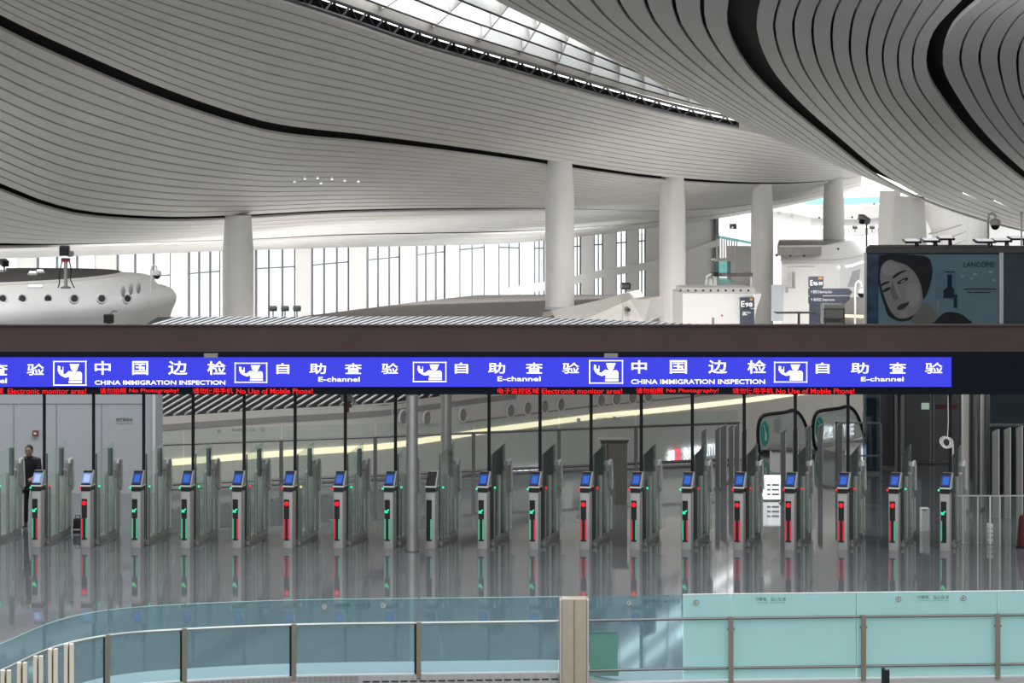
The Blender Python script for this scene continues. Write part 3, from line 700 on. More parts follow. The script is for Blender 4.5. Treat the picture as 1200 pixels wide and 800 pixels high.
# terrace stair and rail between the columns (x 838-885)
d = 150
o = empty('stair_landing', Vector((P(862, 0, d).x, d, -4)), 'white stair landing with pale balusters and teal glass rail', 'stairs')
MB().pxbox(838, 303, 866, 306, d, 3).pxbox(862, 289, 892, 330, d+.5, 6).pxbox(838, 330, 900, 390, d+2, 6).build('landing', WHITE, o)
for k in range(9):
    MB().pxbox(839.5+k*2.9, 278+k*.5, 840.9+k*2.9, 303, d-.1, .1).build('baluster', CREAM, o)
MB().prism([P(838, 275, d-.2), P(880, 283, d-.2), P(880, 286, d-.2), P(838, 278, d-.2)], (0, .1, 0)).build('glass_rail', G_TEAL, o)
MB().pxbox(838, 306, 856, 320, d+1, .2).build('glass_panel', G_TEAL, o)
MB().pxbox(883, 266, 884, 320, d+4, .2).build('mullion', GRV, o)
q = empty('hanging_sign', P(862, 272, 158), 'small maroon sign with white mark above the stair landing', 'sign')
MB().pxbox(855.5, 262, 863.5, 268.5, 158, .4).build('panel', mat('sign_maroon', (.32, .2, .26), .5), q)
MB().pxpoly([(856, 268), (858.5, 264.8), (860, 266), (858.5, 268)], 157.9, .05).build('mark', SIGNW, q)
MB().pxbox(859.2, 255, 859.8, 262, 158.1, .1).build('hanger', GRV, q)
# portal bar with white cluster, above the kiosk
d = 122
q = empty('sunshade', P(860, 338, d), 'dark horizontal canopy bar on white legs behind the gate E98 kiosk', 'canopy')
MB().pxbox(838, 320, 882, 324, d, .8).build('bar', mat('bar_dark', (.12, .10, .105), .5), q)
MB().pxbox(879.5, 324, 881, 470, d+.2, .2).build('leg', WHITE, q)
MB().pxbox(839, 324, 840.2, 470, d+.2, .2).build('leg', WHITE, q)
MB().prism([P(x, y, d+.3) for x, y in ((840, 325), (855, 325), (858, 332), (858, 342), (840, 342))], (0, .1, 0)).build('glass_side', G_TEAL, q)
q = empty('camera_cluster', P(833, 470, d), 'cluster of white brackets with a dark camera at the end of the canopy bar', 'camera')
MB().tube([P(828, 470, d-1), P(827.5, 330, d-1), P(829, 323, d-1), P(833, 321, d-3)], .06, 8).build('bracket', WHITE, q)
MB().tube([P(838, 470, d-1), P(838, 330, d-1), P(836, 322, d-1)], .06, 8).build('bracket', WHITE, q)
MB().box(P(837.5, 321, d-1), (.3, .4, .22), .3).build('camera_head', BLACK, q)
MB().box(P(833, 331, d-1), (.12, .3, .4), .2).build('camera_body', WHITE, q)
# direction sign totem E9x
d = 96
q = empty('direction_sign', P(957, 527, d), 'dark blue flight sign post with two long arrow boards pointing sideways', 'sign')
MB().pxbox(948.3, 324, 965, 336, d, .3).build('number_panel', NAVY, q)
MB().pxbox(949, 336, 964, 528, d+.05, .22).build('post', NAVY, q)
MB().prism([P(x, y, d-.05) for x, y in ((948, 338), (995, 338), (999, 342), (996, 346), (948, 346))], (0, .3, 0)).build('arrow_board', NAVY, q)
MB().prism([P(x, y, d-.05) for x, y in ((948, 347.5), (996, 346.8), (996, 351), (990, 355.5), (948, 355.5))], (0, .3, 0)).build('arrow_board', NAVY, q)
l = MB(); addtext(l, 'E', 949.5, 328, 952.6, 334.5, d-.01, .02); addtext(l, '98-99', 953.2, 330, 964, 334.5, d-.01, .02)
addtext(l, '↑ 登机口 Boarding Gate', 950, 340, 975, 344, d-.06); addtext(l, '↑ 候机区 Departures', 950, 349, 978, 353.2, d-.06); l.build('lettering', SIGNW, q)
MB().pxbox(959, 324.8, 964, 327.2, d-.02, .02).build('orange_mark', ORANGE, q)
# bench-like counter and tables in front of it
d = 84
q = empty('high_table', P(932, 566, d), 'thin dark high table on one leg left of the flight sign', 'table')
MB().pxbox(910, 366, 958, 367.4, d-.4, .9).build('table_top', STEELD, q)
MB().pxbox(935, 367.4, 937.6, 566, d, .12).build('leg', STEELD, q)
q = empty('counter_frame', P(967, 577, d-3), 'white counter in a dark frame below the arrow boards', 'counter')
MB().pxbox(966, 357, 989, 380, d-3, 1).build('counter_body', WHITE, q)
for y0, y1 in ((361.5, 362.6), (373, 374), (376.5, 377.5)): MB().pxbox(965, y0, 990, y1, d-3.3, .3).build('rail', STEELD, q)
for x0 in (965.8, 988.6): MB().pxbox(x0, 362, x0+1.4, 577, d-3.3, .2).build('post', STEELD, q)
q = domecam(Vector((P(1002, 0, 94).x, 94, -4)), P(0, 338, 94).z+4, 'white dome camera hanging from a bent pole beside the arrow boards', 1.9)
q = empty('round_booth', Vector((P(1020, 0, 101).x, 101, -4)), 'grey round booth with a glowing strip beside the advertising kiosk', 'booth')
br_ = MB(); c = P(1020, 0, 101); br_.lathe((c.x, c.y, 0), [(1.35, -4), (1.35, P(0, 372, 99).z), (1.3, P(0, 356, 99).z), (1.15, P(0, 351, 99).z), (.2, P(0, 349, 99).z)], 36); br_.build('body', mat('booth_grey', (.34, .33, .32), .5), q, sm=40)
ls_ = MB(); za, zb2 = P(0, 372.5, 99.5).z, P(0, 369.3, 99.5).z
ls_.lathe((c.x, c.y, 0), [(1.37, za), (1.39, za), (1.39, zb2), (1.37, zb2)], 36); ls_.build('light_strip', STRIP, q, sm=40)
# ------------------------------------------------------------------ advertising kiosk on the right
AD = 56.0
o = empty('advertising_kiosk', P(1120, 0, AD)*Vector((1, 1, 0)), 'dark glass advertising kiosk carrying a framed beauty poster', 'kiosk')
mb = MB(); a, b = P(1014, 378, AD), P(1230, 296, AD)
mb.prism([Vector((a.x+.03, AD+.02, 0)), Vector((b.x, AD+.02, 0)), Vector((b.x, AD+7.7, 0)), Vector((P(1019, 0, AD+7.7).x, AD+7.7, 0))], (0, 0, b.z))
mb.build('body', mat('kiosk_blue_grey', (.045, .075, .11), .3, noise=.15, nscale=1), o)
MB().prism([P(1014.5, 296, AD-.15), P(1232, 296, AD-.15), P(1232, 296, AD-.15)+Vector((0, 8, 0)), P(1019, 0, AD+7.8)*Vector((1, 1, 0))+up*P(0, 296, AD-.15).z], (0, 0, 5.5*(AD-.15)/F)).build('roof_fascia', mat('kiosk_roof_grey', (.13, .13, .13), .5), o)
MB().pxbox(1014, 296, 1232, 297.2, AD-.1, .12).build('shadow_gap', BLACK, o)
MB().prism([P(1015, 290.6, AD-.1), P(1232, 290.6, AD-.1), P(1232, 288.5, AD+7.6), P(1030, 288.5, AD+7.6)], (0, 0, .02)).build('roof_deck', mat('kiosk_roof_brown', (.10, .07, .065), .5), o)
fr_ = MB()
for x0, x1 in ((1013.2, 1015.6), (1171, 1176)): fr_.pxbox(x0, 296, x1, 400, AD-.12, .16)
fr_.build('frame_post', STEEL, o)
MB().pxbox(1016, 297, 1029.5, 400, AD-.06, .05).build('side_strip', mat('kiosk_side_blue', (.035, .085, .17), .25, noise=.5, nscale=4), o)
MB().pxbox(1015.6, 297, 1232, 400, AD-.17, .012).build('front_glass', G_AD, o)
# poster, flat: pictured face in px of a 4.705x crop with origin (980, 230)
q = empty('poster', P(1100, 378, AD-.03), 'large blue-grey beauty poster with a dark-haired face and product bottle inside the kiosk', 'poster')
Sx = 4.705; lay = [0]
def pp(name, pts, m, sm_=1):
    n = len(pts); out = []
    lay[0] += 1; d = AD-.055-lay[0]*.0022
    for i in range(n):
        for k in range(sm_):
            t = k/sm_; p = [Vector(pts[(i+j) % n]) for j in (-1, 0, 1, 2)]
            c = .5*((2*p[1])+(p[2]-p[0])*t+(2*p[0]-5*p[1]+4*p[2]-p[3])*t*t+(3*p[1]-p[0]-3*p[2]+p[3])*t**3) if sm_ > 1 else p[1]
            out.append((980+c.x/Sx, 230+c.y/Sx))
    mb = MB(); n = len(out); mb.add([P(x, y, d) for x, y in out], [tuple(range(n))])
    return mb.build(name, m, q)
def pm_(name, c): return mat('poster_'+name, c, .6)
pp('background', [(232, 320), (905, 320), (905, 705), (232, 705)], mat('poster_blue', (.27, .385, .46), .6, noise=.12, nscale=.8))
HAIR = pm_('hair', (.022, .02, .022)); SKIN = pm_('skin', (.48, .43, .39)); SKD = pm_('skin_shadow', (.3, .265, .24)); SKL = pm_('skin_light', (.58, .52, .48))
pp('hair', [(232, 345), (250, 322), (400, 322), (500, 335), (528, 385), (525, 450), (505, 520), (480, 560), (440, 660), (360, 690), (290, 660), (265, 600), (245, 540), (232, 470)], HAIR, 4)
pp('neck', [(470, 590), (520, 600), (560, 660), (590, 690), (560, 698), (420, 698), (430, 650)], SKD, 3)
pp('garment', [(545, 690), (600, 640), (680, 645), (730, 680), (740, 700), (540, 700)], HAIR, 3)
pp('face', [(300, 350), (360, 365), (420, 400), (460, 450), (478, 530), (470, 590), (440, 640), (395, 668), (345, 672), (305, 640), (275, 580), (255, 520), (242, 460), (245, 400), (265, 365)], SKIN, 4)
pp('cheek_light', [(395, 480), (450, 490), (462, 550), (440, 600), (400, 600), (380, 540)], SKL, 4)
pp('forehead_light', [(262, 375), (320, 370), (350, 400), (310, 430), (260, 430)], SKL, 4)
pp('nose_shadow', [(310, 470), (325, 520), (345, 555), (330, 572), (310, 560), (300, 520)], SKD, 4)
pp('nose_light', [(318, 470), (332, 500), (358, 545), (350, 560), (338, 540)], SKL, 3)
pp('brow', [(310, 445), (345, 418), (390, 405), (385, 412), (350, 428), (318, 452)], HAIR, 3)
pp('brow', [(240, 500), (255, 478), (290, 468), (292, 476), (262, 488)], HAIR, 3)
pp('eye', [(335, 478), (365, 455), (395, 448), (390, 462), (365, 476), (345, 484)], HAIR, 3)
pp('eye', [(252, 525), (275, 505), (298, 500), (296, 512), (272, 526)], HAIR, 3)
pp('eye_light', [(350, 474), (368, 462), (382, 459), (368, 472)], SKL, 2)
pp('lips', [(335, 615), (360, 592), (378, 590), (402, 580), (392, 602), (365, 622), (345, 626)], pm_('lips', (.10, .05, .05)), 3)
pp('chin_light', [(350, 640), (385, 632), (390, 655), (360, 662)], SKL, 4)
pp('hair_lock', [(400, 330), (480, 335), (528, 390), (522, 470), (495, 545), (478, 560), (470, 500), (440, 430), (390, 380), (310, 350)], HAIR, 4)
pp('product_panel', [(552, 408), (655, 408), (655, 565), (552, 565)], pm_('panel_blue', (.22, .34, .44)))
NV = pm_('navy', (.012, .025, .05))
pp('bottle', [(612, 430), (638, 430), (638, 500), (650, 512), (650, 562), (590, 562), (590, 520), (612, 500)], NV)
pp('bottle_small', [(648, 540), (666, 540), (666, 615), (648, 615)], NV)
pp('pale_card', [(556, 570), (560, 640), (566, 640), (564, 570)], SKL)
for (x, y) in ((697, 440), (748, 453), (765, 430), (852, 416), (870, 463)):
    pp('highlight_dot', [(x-13, y), (x, y-8), (x+13, y), (x, y+8)], pm_('dot', (.5, .6, .68)), 3)
l = MB(); addtext(l, 'LANCÔME', 980+702/Sx, 230+356/Sx, 980+872/Sx, 230+390/Sx, AD-.115, .0)
l.build('brand_lettering', NV, q)
l = MB(); addtext(l, 'LE PARFUM SERUM', 980+600/Sx, 230+411/Sx, 980+652/Sx, 230+420/Sx, AD-.115) if False else None
for x0, x1, y in ((702, 880, 508), (722, 748, 526), (760, 850, 526), (600, 652, 414)): l.pxbox(980+x0/Sx, 230+y/Sx, 980+x1/Sx, 230+(y+5)/Sx, AD-.113, .002)
l.build('small_print', NV, q)
# things on the kiosk roof
zr_ = P(0, 289.5, AD+2).z+.04
def benchlight(px0, px1, y, d, label):
    c = Vector((P((px0+px1)/2, 0, d).x, d, zr_-.02)); w = (px1-px0)*d/F
    q = empty('flat_spotlight', c, label, 'light', 'flat spotlights on the kiosk roof')
    h = P(0, y, d).z-c.z
    MB().box((0, 0, h), (w, .5, .05), 0, .12).build('lamp_plate', mat('spotlight_purple_black', (.03, .02, .035), .3), q, True)
    MB().box((0, 0, h+.035), (w*.8, .36, .02), 0, .12).build('lamp_face', mat('spotlight_face', (.8, .78, .8), .2, emit=(1, .95, 1), es=.6), q, True)
    MB().tube([(w*.2, -.1, h), (w*.2, -.1, 0)], .03, 6).tube([(w*.2, .15, h), (w*.42, .15, h*.6), (w*.45, .15, 0)], .03, 6).build('legs', BLACK, q, True)
for a_ in ((1059, 1078, 282.5, 58, 'first flat spotlight from the camera mast on the kiosk roof'), (1080, 1100, 281.5, 59, 'second flat spotlight from the camera mast on the kiosk roof'), (1099, 1117, 279, 60, 'third flat spotlight from the camera mast on the kiosk roof, tallest of its three'),
           (1142, 1165, 282.5, 58, 'flat spotlight just below the curved dome camera pole'), (1163, 1184, 281.5, 59.5, 'tilted bright-faced flat spotlight right after the dome camera pole'), (1182, 1206, 279, 60.5, 'flat spotlight beside the thin pole, cut by the photo edge')):
    benchlight(*a_)
q = empty('camera_mast', P(1015.5, 289.0, AD+.3), 'grey box camera on a thin mast at the corner of the advertising kiosk', 'camera')
MB().cyl((0, 0, 0), (0, 0, .68), .025).build('pole', STEELD, q, True, True)
MB().box((-.07, -.05, .70), (.16, .34, .14), .4, .35).build('camera_head', mat('camera_grey', (.4, .4, .4), .4), q, True)
MB().box((-.15, -.19, .64), (.1, .1, .1), .4, .35).build('lens_hood', BLACK, q, True)
q = domecam(Vector((P(1158, 0, 59).x, 59, zr_-.02)), .68, 'white dome camera on a curved white pole above the advertising kiosk', 1.25)
q = empty('thin_pole', Vector((P(1197, 0, 58).x, 58, zr_-.02)), 'thin pale pole at the photo edge on the advertising kiosk roof', 'pole')
MB().cyl((0, 0, 0), (0, 0, .85), .02).build('shaft', STEEL, q, True, True); MB().sphere((0, 0, .85), .05, 10).build('tip', GATEE, q, True, True)

# ------------------------------------------------------------------ overhead sign
SD = 39.9
o = empty('overhead_sign', Vector((P(600, 0, SD).x, SD+.3, P(0, 462, SD).z)), 'long blue illuminated immigration sign hanging below the brown beam', 'sign')
MB().pxbox(-140, 412, 1420, 462, SD, .9).build('housing', DARKBLUE, o)
MB().pxbox(-60, 418.6, 1115, 453.2, SD-.04, .06).build('blue_panel', BLUE, o)
for px in (247, 716): MB().pxbox(px-8, 414, px+8, 419, SD-.06, .06).build('sensor_box', mat('sensor_grey', (.3, .3, .3), .5), o)
TD = SD-.055
def pict(x0, y0, x1, y1):
    mb = MB(); t = 1.0
    for a in ((x0, y0, x1, y0+t), (x0, y1-t, x1, y1), (x0, y0, x0+t, y1), (x1-t, y0, x1, y1)): mb.pxbox(*a, TD, .02)
    def U(p): return (x0+(x1-x0)*(p[0]-312)/193, y0+(y1-y0)*(p[1]-115)/143)
    for poly in ([(408, 133), (464, 133), (456, 150), (414, 150)], [(412, 152), (456, 152), (452, 166), (436, 174), (420, 168)],
                 [(340, 142), (352, 146), (352, 168), (366, 168), (366, 148), (370, 148), (370, 184), (348, 184), (338, 172)],
                 [(342, 184), (356, 182), (380, 194), (402, 174), (424, 176), (408, 206), (382, 212), (358, 200)],
                 [(414, 178), (452, 174), (404, 222)], [(458, 176), (472, 178), (479, 190), (479, 226), (404, 226), (408, 220)], [(403, 231), (479, 231), (479, 244), (403, 244)]):
        mb.pxpoly([U(p) for p in poly], TD, .02)
    return mb.build('pictogram', LETW, o)
for a in ((62.4, 423, 101, 451.6), (275, 425, 313, 448.3), (484, 424, 523, 447.5), (690.5, 422, 730, 449.2), (907.3, 424, 946, 448)): pict(*a)
def line(name, items):
    for s, x0, y0, x1, y1, bold in items: addtext(MB0 := MB(), s, x0, y0, x1, y1, TD, bold).build(name, LETW, o)
def chan(xs, y0, y1, ec):
    line('chinese_lettering', [(c, x0, y0, x1, y1, .012) for c, (x0, x1) in zip('自助查验', xs)])
    if ec: line('english_lettering', [('E-channel', ec[0], ec[2], ec[1], ec[3], .014)])
line('chinese_lettering', [('查', -11, 426, 9, 439.5, .012), ('验', 31.5, 426, 52, 439.5, .012)])
line('english_lettering', [('E-channel', -42, 443, 8, 448.8, .014)])
line('chinese_lettering', [(c, x0, 423, x1, 439, .012) for c, (x0, x1) in zip('中国边检', ((111, 129.5), (155, 173.5), (197, 219.5), (243, 265)))])
line('english_lettering', [('CHINA IMMIGRATION INSPECTION', 111, 445.6, 264, 450.6, .014)])
chan(((324, 339), (362.5, 382), (404, 424), (447, 467)), 425.5, 438, (373, 421.5, 441.5, 447))
chan(((533, 548.5), (572, 592), (616, 636), (659, 679)), 424.8, 437.5, (583, 633.5, 441, 446.4))
line('chinese_lettering', [(c, x0, 422, x1, 437.5, .012) for c, (x0, x1) in zip('中国边检', ((740, 758), (785, 805), (830, 852), (876, 898)))])
line('english_lettering', [('CHINA IMMIGRATION INSPECTION', 739.6, 444.4, 896.5, 449.8, .014)])
chan(((956, 972), (997, 1018), (1042, 1062), (1084, 1105)), 424.8, 437.5, (1009, 1059, 441.5, 446.6))
LD = SD-.006
def led(items, y0=454.4, y1=461):
    for s, x0, x1, hi in items: addtext(MB(), s, x0, y0+hi, x1, y1, LD-.012, .006).build('led_lettering', LEDR, o)
led([('电子监控区域', -55, 4, 0), ('Electronic monitor area!', 9, 101, .6)])
led([('请勿拍照', 117, 148, 0), ('No Photography!', 151.5, 209, .6)])
led([('请勿使用手机', 226, 273, 0), ('No Use of Mobile Phone!', 277, 366.5, .6)])
led([('电子监控区域', 583, 631.5, 0), ('Electronic monitor area!', 635, 729, .6)])
led([('请勿拍照', 745.5, 777, 0), ('No Photography!', 781, 842, .6)])
led([('请勿使用手机', 858.5, 906, 0), ('No Use of Mobile Phone!', 909.5, 1001, .6)])
# small objects hanging under the sign
q = empty('security_camera', P(407, 462, 40.72), 'small red-brown camera bracket hanging under the blue sign', 'camera')
MB().pxbox(399, 462, 412, 470, 40.72, .2).build('mount_box', STEELD, q)
MB().pxbox(404.5, 474, 412, 477.5, 40.72, .1).pxbox(406.5, 470, 409, 483, 40.74, .06).build('bracket', mat('bracket_redbrown', (.16, .06, .05), .5), q)
MB().tube([P(412, 466, 40.77), P(417, 474, 40.67)], .035, 8).build('camera_barrel', WHITE, q)

# ------------------------------------------------------------------ steel columns in the gate hall
for px, d, r, lab in ((482.8, 39.95-.18, .105, 'round steel column standing in front of the gate row'), (522.8, 47.0, .115, 'round steel column behind the gate row, near the dark-screen gate')):
    z1 = P(0, 462, 39.9).z if d < 39.9 else 3.3
    q = empty('steel_column', Vector((P(px, 0, d).x, d, 0)), lab, 'column', kind='thing')
    MB().cyl((0, 0, 0), (0, 0, z1), r, n=28).build('shaft', STEEL, q, True, True)
    MB().lathe((0, 0, 0), [(r*1.25, 0), (r*1.25, .02), (r*1.05, .03)], 28).build('base_ring', STEELD, q, True)

# ------------------------------------------------------------------ e-gates
GM = {}
def gm(key, mb, m, sm=False):
    if key not in GM:
        ob = mb().build(key[0], m, None, True, sm); GM[key] = ob.data; bpy.data.objects.remove(ob)
    return GM[key]
def part(key, name, mb, m, parent, sm=False):
    ob = link(name, gm((name, key), mb, m, sm), parent); return ob
def g_arrow():
    mb = MB(); y = -.012
    mb.prism([(-.062, y, .64), (.0, y, .64), (-.018, y, .66), (.022, y, .70), (.004, y, .715), (-.037, y, .678), (-.062, y, .70)], (0, .006, 0)); return mb
def gate(px, idx, icon, li, ri, bl, br_, screen, label):
    d = 40.28-.43*px/1107
    vpx = 842+(px-42)*(1474-842)/1005.0
    th = math.atan((vpx-CX)/F)
    b = Vector((P(px, 0, d).x, d, 0))
    g = empty('immigration_gate', b, label, 'gate', 'row of automatic immigration gates', -th)
    part(0, 'front_pillar', lambda: MB().rbox((0, .13, .515), (.185, .26, 1.03), .025), GATEB, g, 40)
    part(0, 'scanner', lambda: MB().box((.005, .12, 1.065), (.17, .26, .08)), BLACK, g)
    part(0, 'ledge', lambda: MB().box((.01, .13, 1.118), (.195, .30, .026)), GATEE, g)
    part(0, 'screen_head', lambda: MB().hexa([(-.08, .0, 1.13), (.115, .0, 1.13), (.115, .24, 1.13), (-.08, .24, 1.13)], [(-.055, .09, 1.385), (.135, .09, 1.385), (.135, .19, 1.385), (-.055, .19, 1.385)]), GATEB, g)
    scr = part(screen, 'screen', lambda: MB().hexa([(-.078, -.006, 1.135), (.088, -.006, 1.135), (.088, .02, 1.13), (-.078, .02, 1.13)], [(-.053, .084, 1.383), (.112, .084, 1.383), (.112, .11, 1.383), (-.053, .11, 1.383)]), {'blue': SCRB, 'pale': SCRL, 'off': BLACK}[screen], g)
    if screen != 'off':
        part(screen, 'screen_image', lambda: MB().hexa([(-.045, .010, 1.185), (.062, .010, 1.185), (.062, .03, 1.185), (-.045, .03, 1.185)], [(-.03, .055, 1.315), (.076, .055, 1.315), (.076, .07, 1.315), (-.03, .07, 1.315)]), SCRC if screen == 'blue' else SCRLI, scr)
        ob = part(screen, 'screen_bezel', lambda: MB().hexa([(-.078, -.010, 1.133), (.09, -.010, 1.133), (.09, .0, 1.133), (-.078, .0, 1.133)], [(-.075, .001, 1.165), (.092, .001, 1.165), (.092, .012, 1.165), (-.075, .012, 1.165)]), BLACKM, scr)
        part(screen+'t', 'screen_bezel', lambda: MB().hexa([(-.058, .068, 1.345), (.107, .068, 1.345), (.107, .08, 1.345), (-.058, .08, 1.345)], [(-.055, .080, 1.386), (.114, .080, 1.386), (.114, .09, 1.386), (-.055, .09, 1.386)]), BLACKM, scr)
    ip = part(0, 'indicator_panel', lambda: MB().box((-.018, -.003, .51), (.098, .012, .74)), BLACK, g)
    if icon == 'arrow': part('g', 'green_arrow', g_arrow, LEDG, ip)
    if icon == 'dot': part('r', 'red_dot', lambda: MB().lathe((-.018, -.010, .805), [(.04, 0), (.04, .008), (.001, .009)], 20, 'Y'), LEDR, ip)
    for side, c in (('l', bl), ('r', br_)):
        if c: part(side+c, 'light_bar', lambda: MB().box((-.056 if side == 'l' else .02, -.011, .35), (.022 if c == 'g' else .026, .006, .36)), LEDGD if c == 'g' else LEDRD, ip)
    for side, c in (('l', li), ('r', ri)):
        if c: part(side+c, 'side_light', lambda: MB().sphere((-.112 if side == 'l' else .17, .04 if side == 'l' else .30, 1.075), .021, 10), {'g': LEDG, 'r': LEDR, 'y': LEDY}[c], g, True)
    part(0, 'base_rail', lambda: MB().rbox((.0, 1.12, .05), (.14, 1.72, .10), .02), GATEB, g, 40)
    part(0, 'guide_post', lambda: MB().rbox((.155, .33, .545), (.035, .05, 1.09), .01).rbox((.09, .33, .045), (.14, .06, .08), .01), STEELD, g, 40)
    part(0, 'side_glass', lambda: MB().box((.03, .95, .66), (.014, 1.1, 1.12)), G_GATE, g)
    part(0, 'tall_glass', lambda: MB().hexa([(.075, .42, .12), (.075, 1.58, .12), (.075, 1.58, 1.77), (.075, .42, 1.66)], [(.087, .42, .12), (.087, 1.58, .12), (.087, 1.58, 1.77), (.087, .42, 1.66)]), G_TALL, g)
    part(0, 'glass_edge_post', lambda: MB().box((.081, .41, .88), (.022, .022, 1.56)), STEELD, g)
    part(0, 'lane_flap', lambda: MB().hexa([(.10, 1.02, .22), (.36, 1.10, .26), (.36, 1.112, .26), (.10, 1.032, .22)], [(.10, 1.02, 1.16), (.34, 1.10, 1.14), (.34, 1.112, 1.14), (.10, 1.032, 1.16)]), G_GATE, g)
    part(0, 'flap_post', lambda: MB().cyl((.09, 1.03, .08), (.09, 1.03, 1.22), .03, n=14), STEEL, g, True)
    part(0, 'rear_housing', lambda: MB().rbox((.02, 1.60, .68), (.17, .22, 1.16), .07), STEEL, g, 40)
    part(0, 'glow_strip', lambda: MB().box((.108, 1.57, .42), (.012, .03, .62)).box((.05, 1.482, 1.08), (.02, .012, .26)), GATEE, g)
    part(0, 'rear_arch', lambda: MB().loft([[Vector((x, y+dx, z)) for y, z, dx in ((1.74, .95, 0), (1.74, 1.33, 0), (1.78, 1.40, 0), (1.92, 1.40, 0), (1.97, 1.35, 0), (2.02, .8, 0))] for x in (-.09, .10)], True, True).box((.0, 1.86, .5), (.16, .2, .85)), GATEB, g)
    part(0, 'arch_edge', lambda: MB().tube([(.10, 1.74, 1.33), (.10, 1.78, 1.405), (.10, 1.92, 1.405), (.10, 1.97, 1.355), (.10, 2.03, .86)], .026, 6).box((.1, 1.96, .42), (.02, .03, .62)), GATEE, g)
    part(0, 'rear_camera_pillar', lambda: MB().box((.045, 1.42, 1.40), (.05, .16, .52)), mat('rear_screen_blue', (.02, .06, .11), .3), g)
    # black pole carrying the sign, standing on the gate's base rail
    if idx is not None:
        lp = Matrix.Rotation(-th, 3, 'Z') @ Vector((.045, .36, 0))
        q = empty('support_pole', Vector((b.x+lp.x, b.y+lp.y, .106)), 'thin black pole behind the gate '+idx, 'pole', 'black poles between gates and sign')
        link('shaft', gm(('shaft', 0), lambda: MB().cyl((0, 0, 0), (0, 0, P(0, 462, SD).z-.108), .03, n=10), BLACKM, True), q)
        link('collar', gm(('collar', 0), lambda: MB().lathe((0, 0, P(0, 462, SD).z-.15), [(.045, 0), (.045, .04)], 12), BLACKM), q)
    return g
ORD = 'first second third fourth fifth sixth seventh eighth ninth tenth'.split()
GATES = [(-17, 'arrow', 'g', 'g', 'g', 'g', 'blue'), (42, 'arrow', 'g', 'r', 'g', 'r', 'pale'), (100, 'dot', 'r', 'g', 'r', 'g', 'pale'), (159, 'arrow', 'g', 'g', 'g', 'g', 'blue'), (217, 'arrow', 'g', 'g', 'g', 'g', 'blue'),
         (277, 'arrow', 'g', 'r', 'g', 'r', 'blue'), (337, 'dot', 'r', 'y', 'r', 'r', 'blue'), (396, 'dot', 'r', 'g', 'r', 'g', 'blue'), (455, 'arrow', 'g', 'g', 'g', 'g', 'blue'), (504, None, None, 'g', None, 'g', 'off'),
         (565, 'arrow', 'g', 'g', 'g', 'g', 'blue'), (625, 'arrow', 'g', 'r', 'g', 'r', 'blue'), (685, 'dot', 'r', 'r', 'r', 'r', 'blue'), (744, 'dot', 'r', 'g', 'r', 'g', 'blue'), (804, 'arrow', 'g', 'r', 'g', 'r', 'blue'),
         (865, 'dot', 'r', 'r', 'r', 'r', 'blue'), (925, 'dot', 'r', 'r', 'r', 'r', 'blue'), (987, 'dot', 'r', 'r', 'r', 'r', 'blue'), (1047, 'dot', 'r', 'g', 'r', 'g', 'blue'), (1107, 'arrow', 'g', None, 'g', None, 'blue')]
WHERE = ['cut by the photo edge beside the person', 'with pale screen in front of the seated or standing person', 'with pale screen, second after the person', 'third after the person, before the grey panel ends', 'fourth after the person, at the start of the balustrade',
         'fifth after the person', 'sixth after the person, with one yellow side lamp', 'two before the front steel column', 'directly before the front steel column', 'just after the front steel column',
         'first after the dark-screen gate', 'second after the dark-screen gate', 'third after the dark-screen gate', 'in front of the brown-grey cabinet', 'in front of the glowing duty free sign',
         'in front of the cluster of steel posts', 'in front of the escalator nearest the white wall', 'in front of the escalator next to the dark wall', 'second from the end by the dark wall', 'last of the row, by the dark fence']
for k, (g_, w) in enumerate(zip(GATES, WHERE)):
    px, ic, li, ri, bl, br2, scr = g_
    w = w.replace('with pale screen in front of', 'pale-screened, before').replace('with pale screen', 'pale-screened')
    look = {'arrow': 'green-arrow', 'dot': 'red-dot', None: 'switched-off dark-screen'}[ic]
    w = w.replace('seated or standing ', '')
    gate(px, None if ic is None else w.replace('pale-screened, ', ''), ic, li, ri, bl, br2, scr, 'silver %s gate, %s' % (look, w) if 'dark-screen' not in look else 'silver gate with switched-off dark screen, just after the front steel column')
# ------------------------------------------------------------------ balustrade at the floor edge behind the gates
def dB(x): return interp(DEDGE, x)-.12
o = empty('glass_balustrade', Vector((P(530, 0, dB(530)).x, dB(530), 0)), 'long clear glass balustrade with dark handrail at the floor edge behind the gates', 'balustrade')
xs = [186, 215, 330, 440, 555, 655, 745, 866]
def bpt(x, z): return Vector((P(x, 0, dB(x)).x, dB(x), z))
for a, b in zip(xs, xs[1:]):
    v = Vector((0, .02, 0))
    MB().hexa([bpt(a+1, .08), bpt(b-1, .08), bpt(b-1, 1.27), bpt(a+1, 1.27)], [bpt(a+1, .08)+v, bpt(b-1, .08)+v, bpt(b-1, 1.27)+v, bpt(a+1, 1.27)+v]).build('glass_panel', G_BACK, o)
MB().tube([bpt(x, .96)-Vector((0, .08, 0)) for x in xs], .03, 8).build('handrail', STEELD, o)
MB().tube([bpt(x, .07)-Vector((0, .05, 0)) for x in xs], .035, 8).build('bottom_rail', STEELD, o)
for x in xs[2:-1]:
    p = bpt(x, 0); MB().box((p.x, p.y-.07, .49), (.085, .05, .98)).build('post', STEELD, o)
l = MB()
for x in (285, 505, 713): addtext(l, '请勿攀爬 当心坠落', x-14, interp([(285, 502.3), (505, 496), (713, 489)], x), x+14, interp([(285, 505.3), (505, 499), (713, 492)], x), dB(x)-.03)
l.build('warning_lettering', STEELD, o)
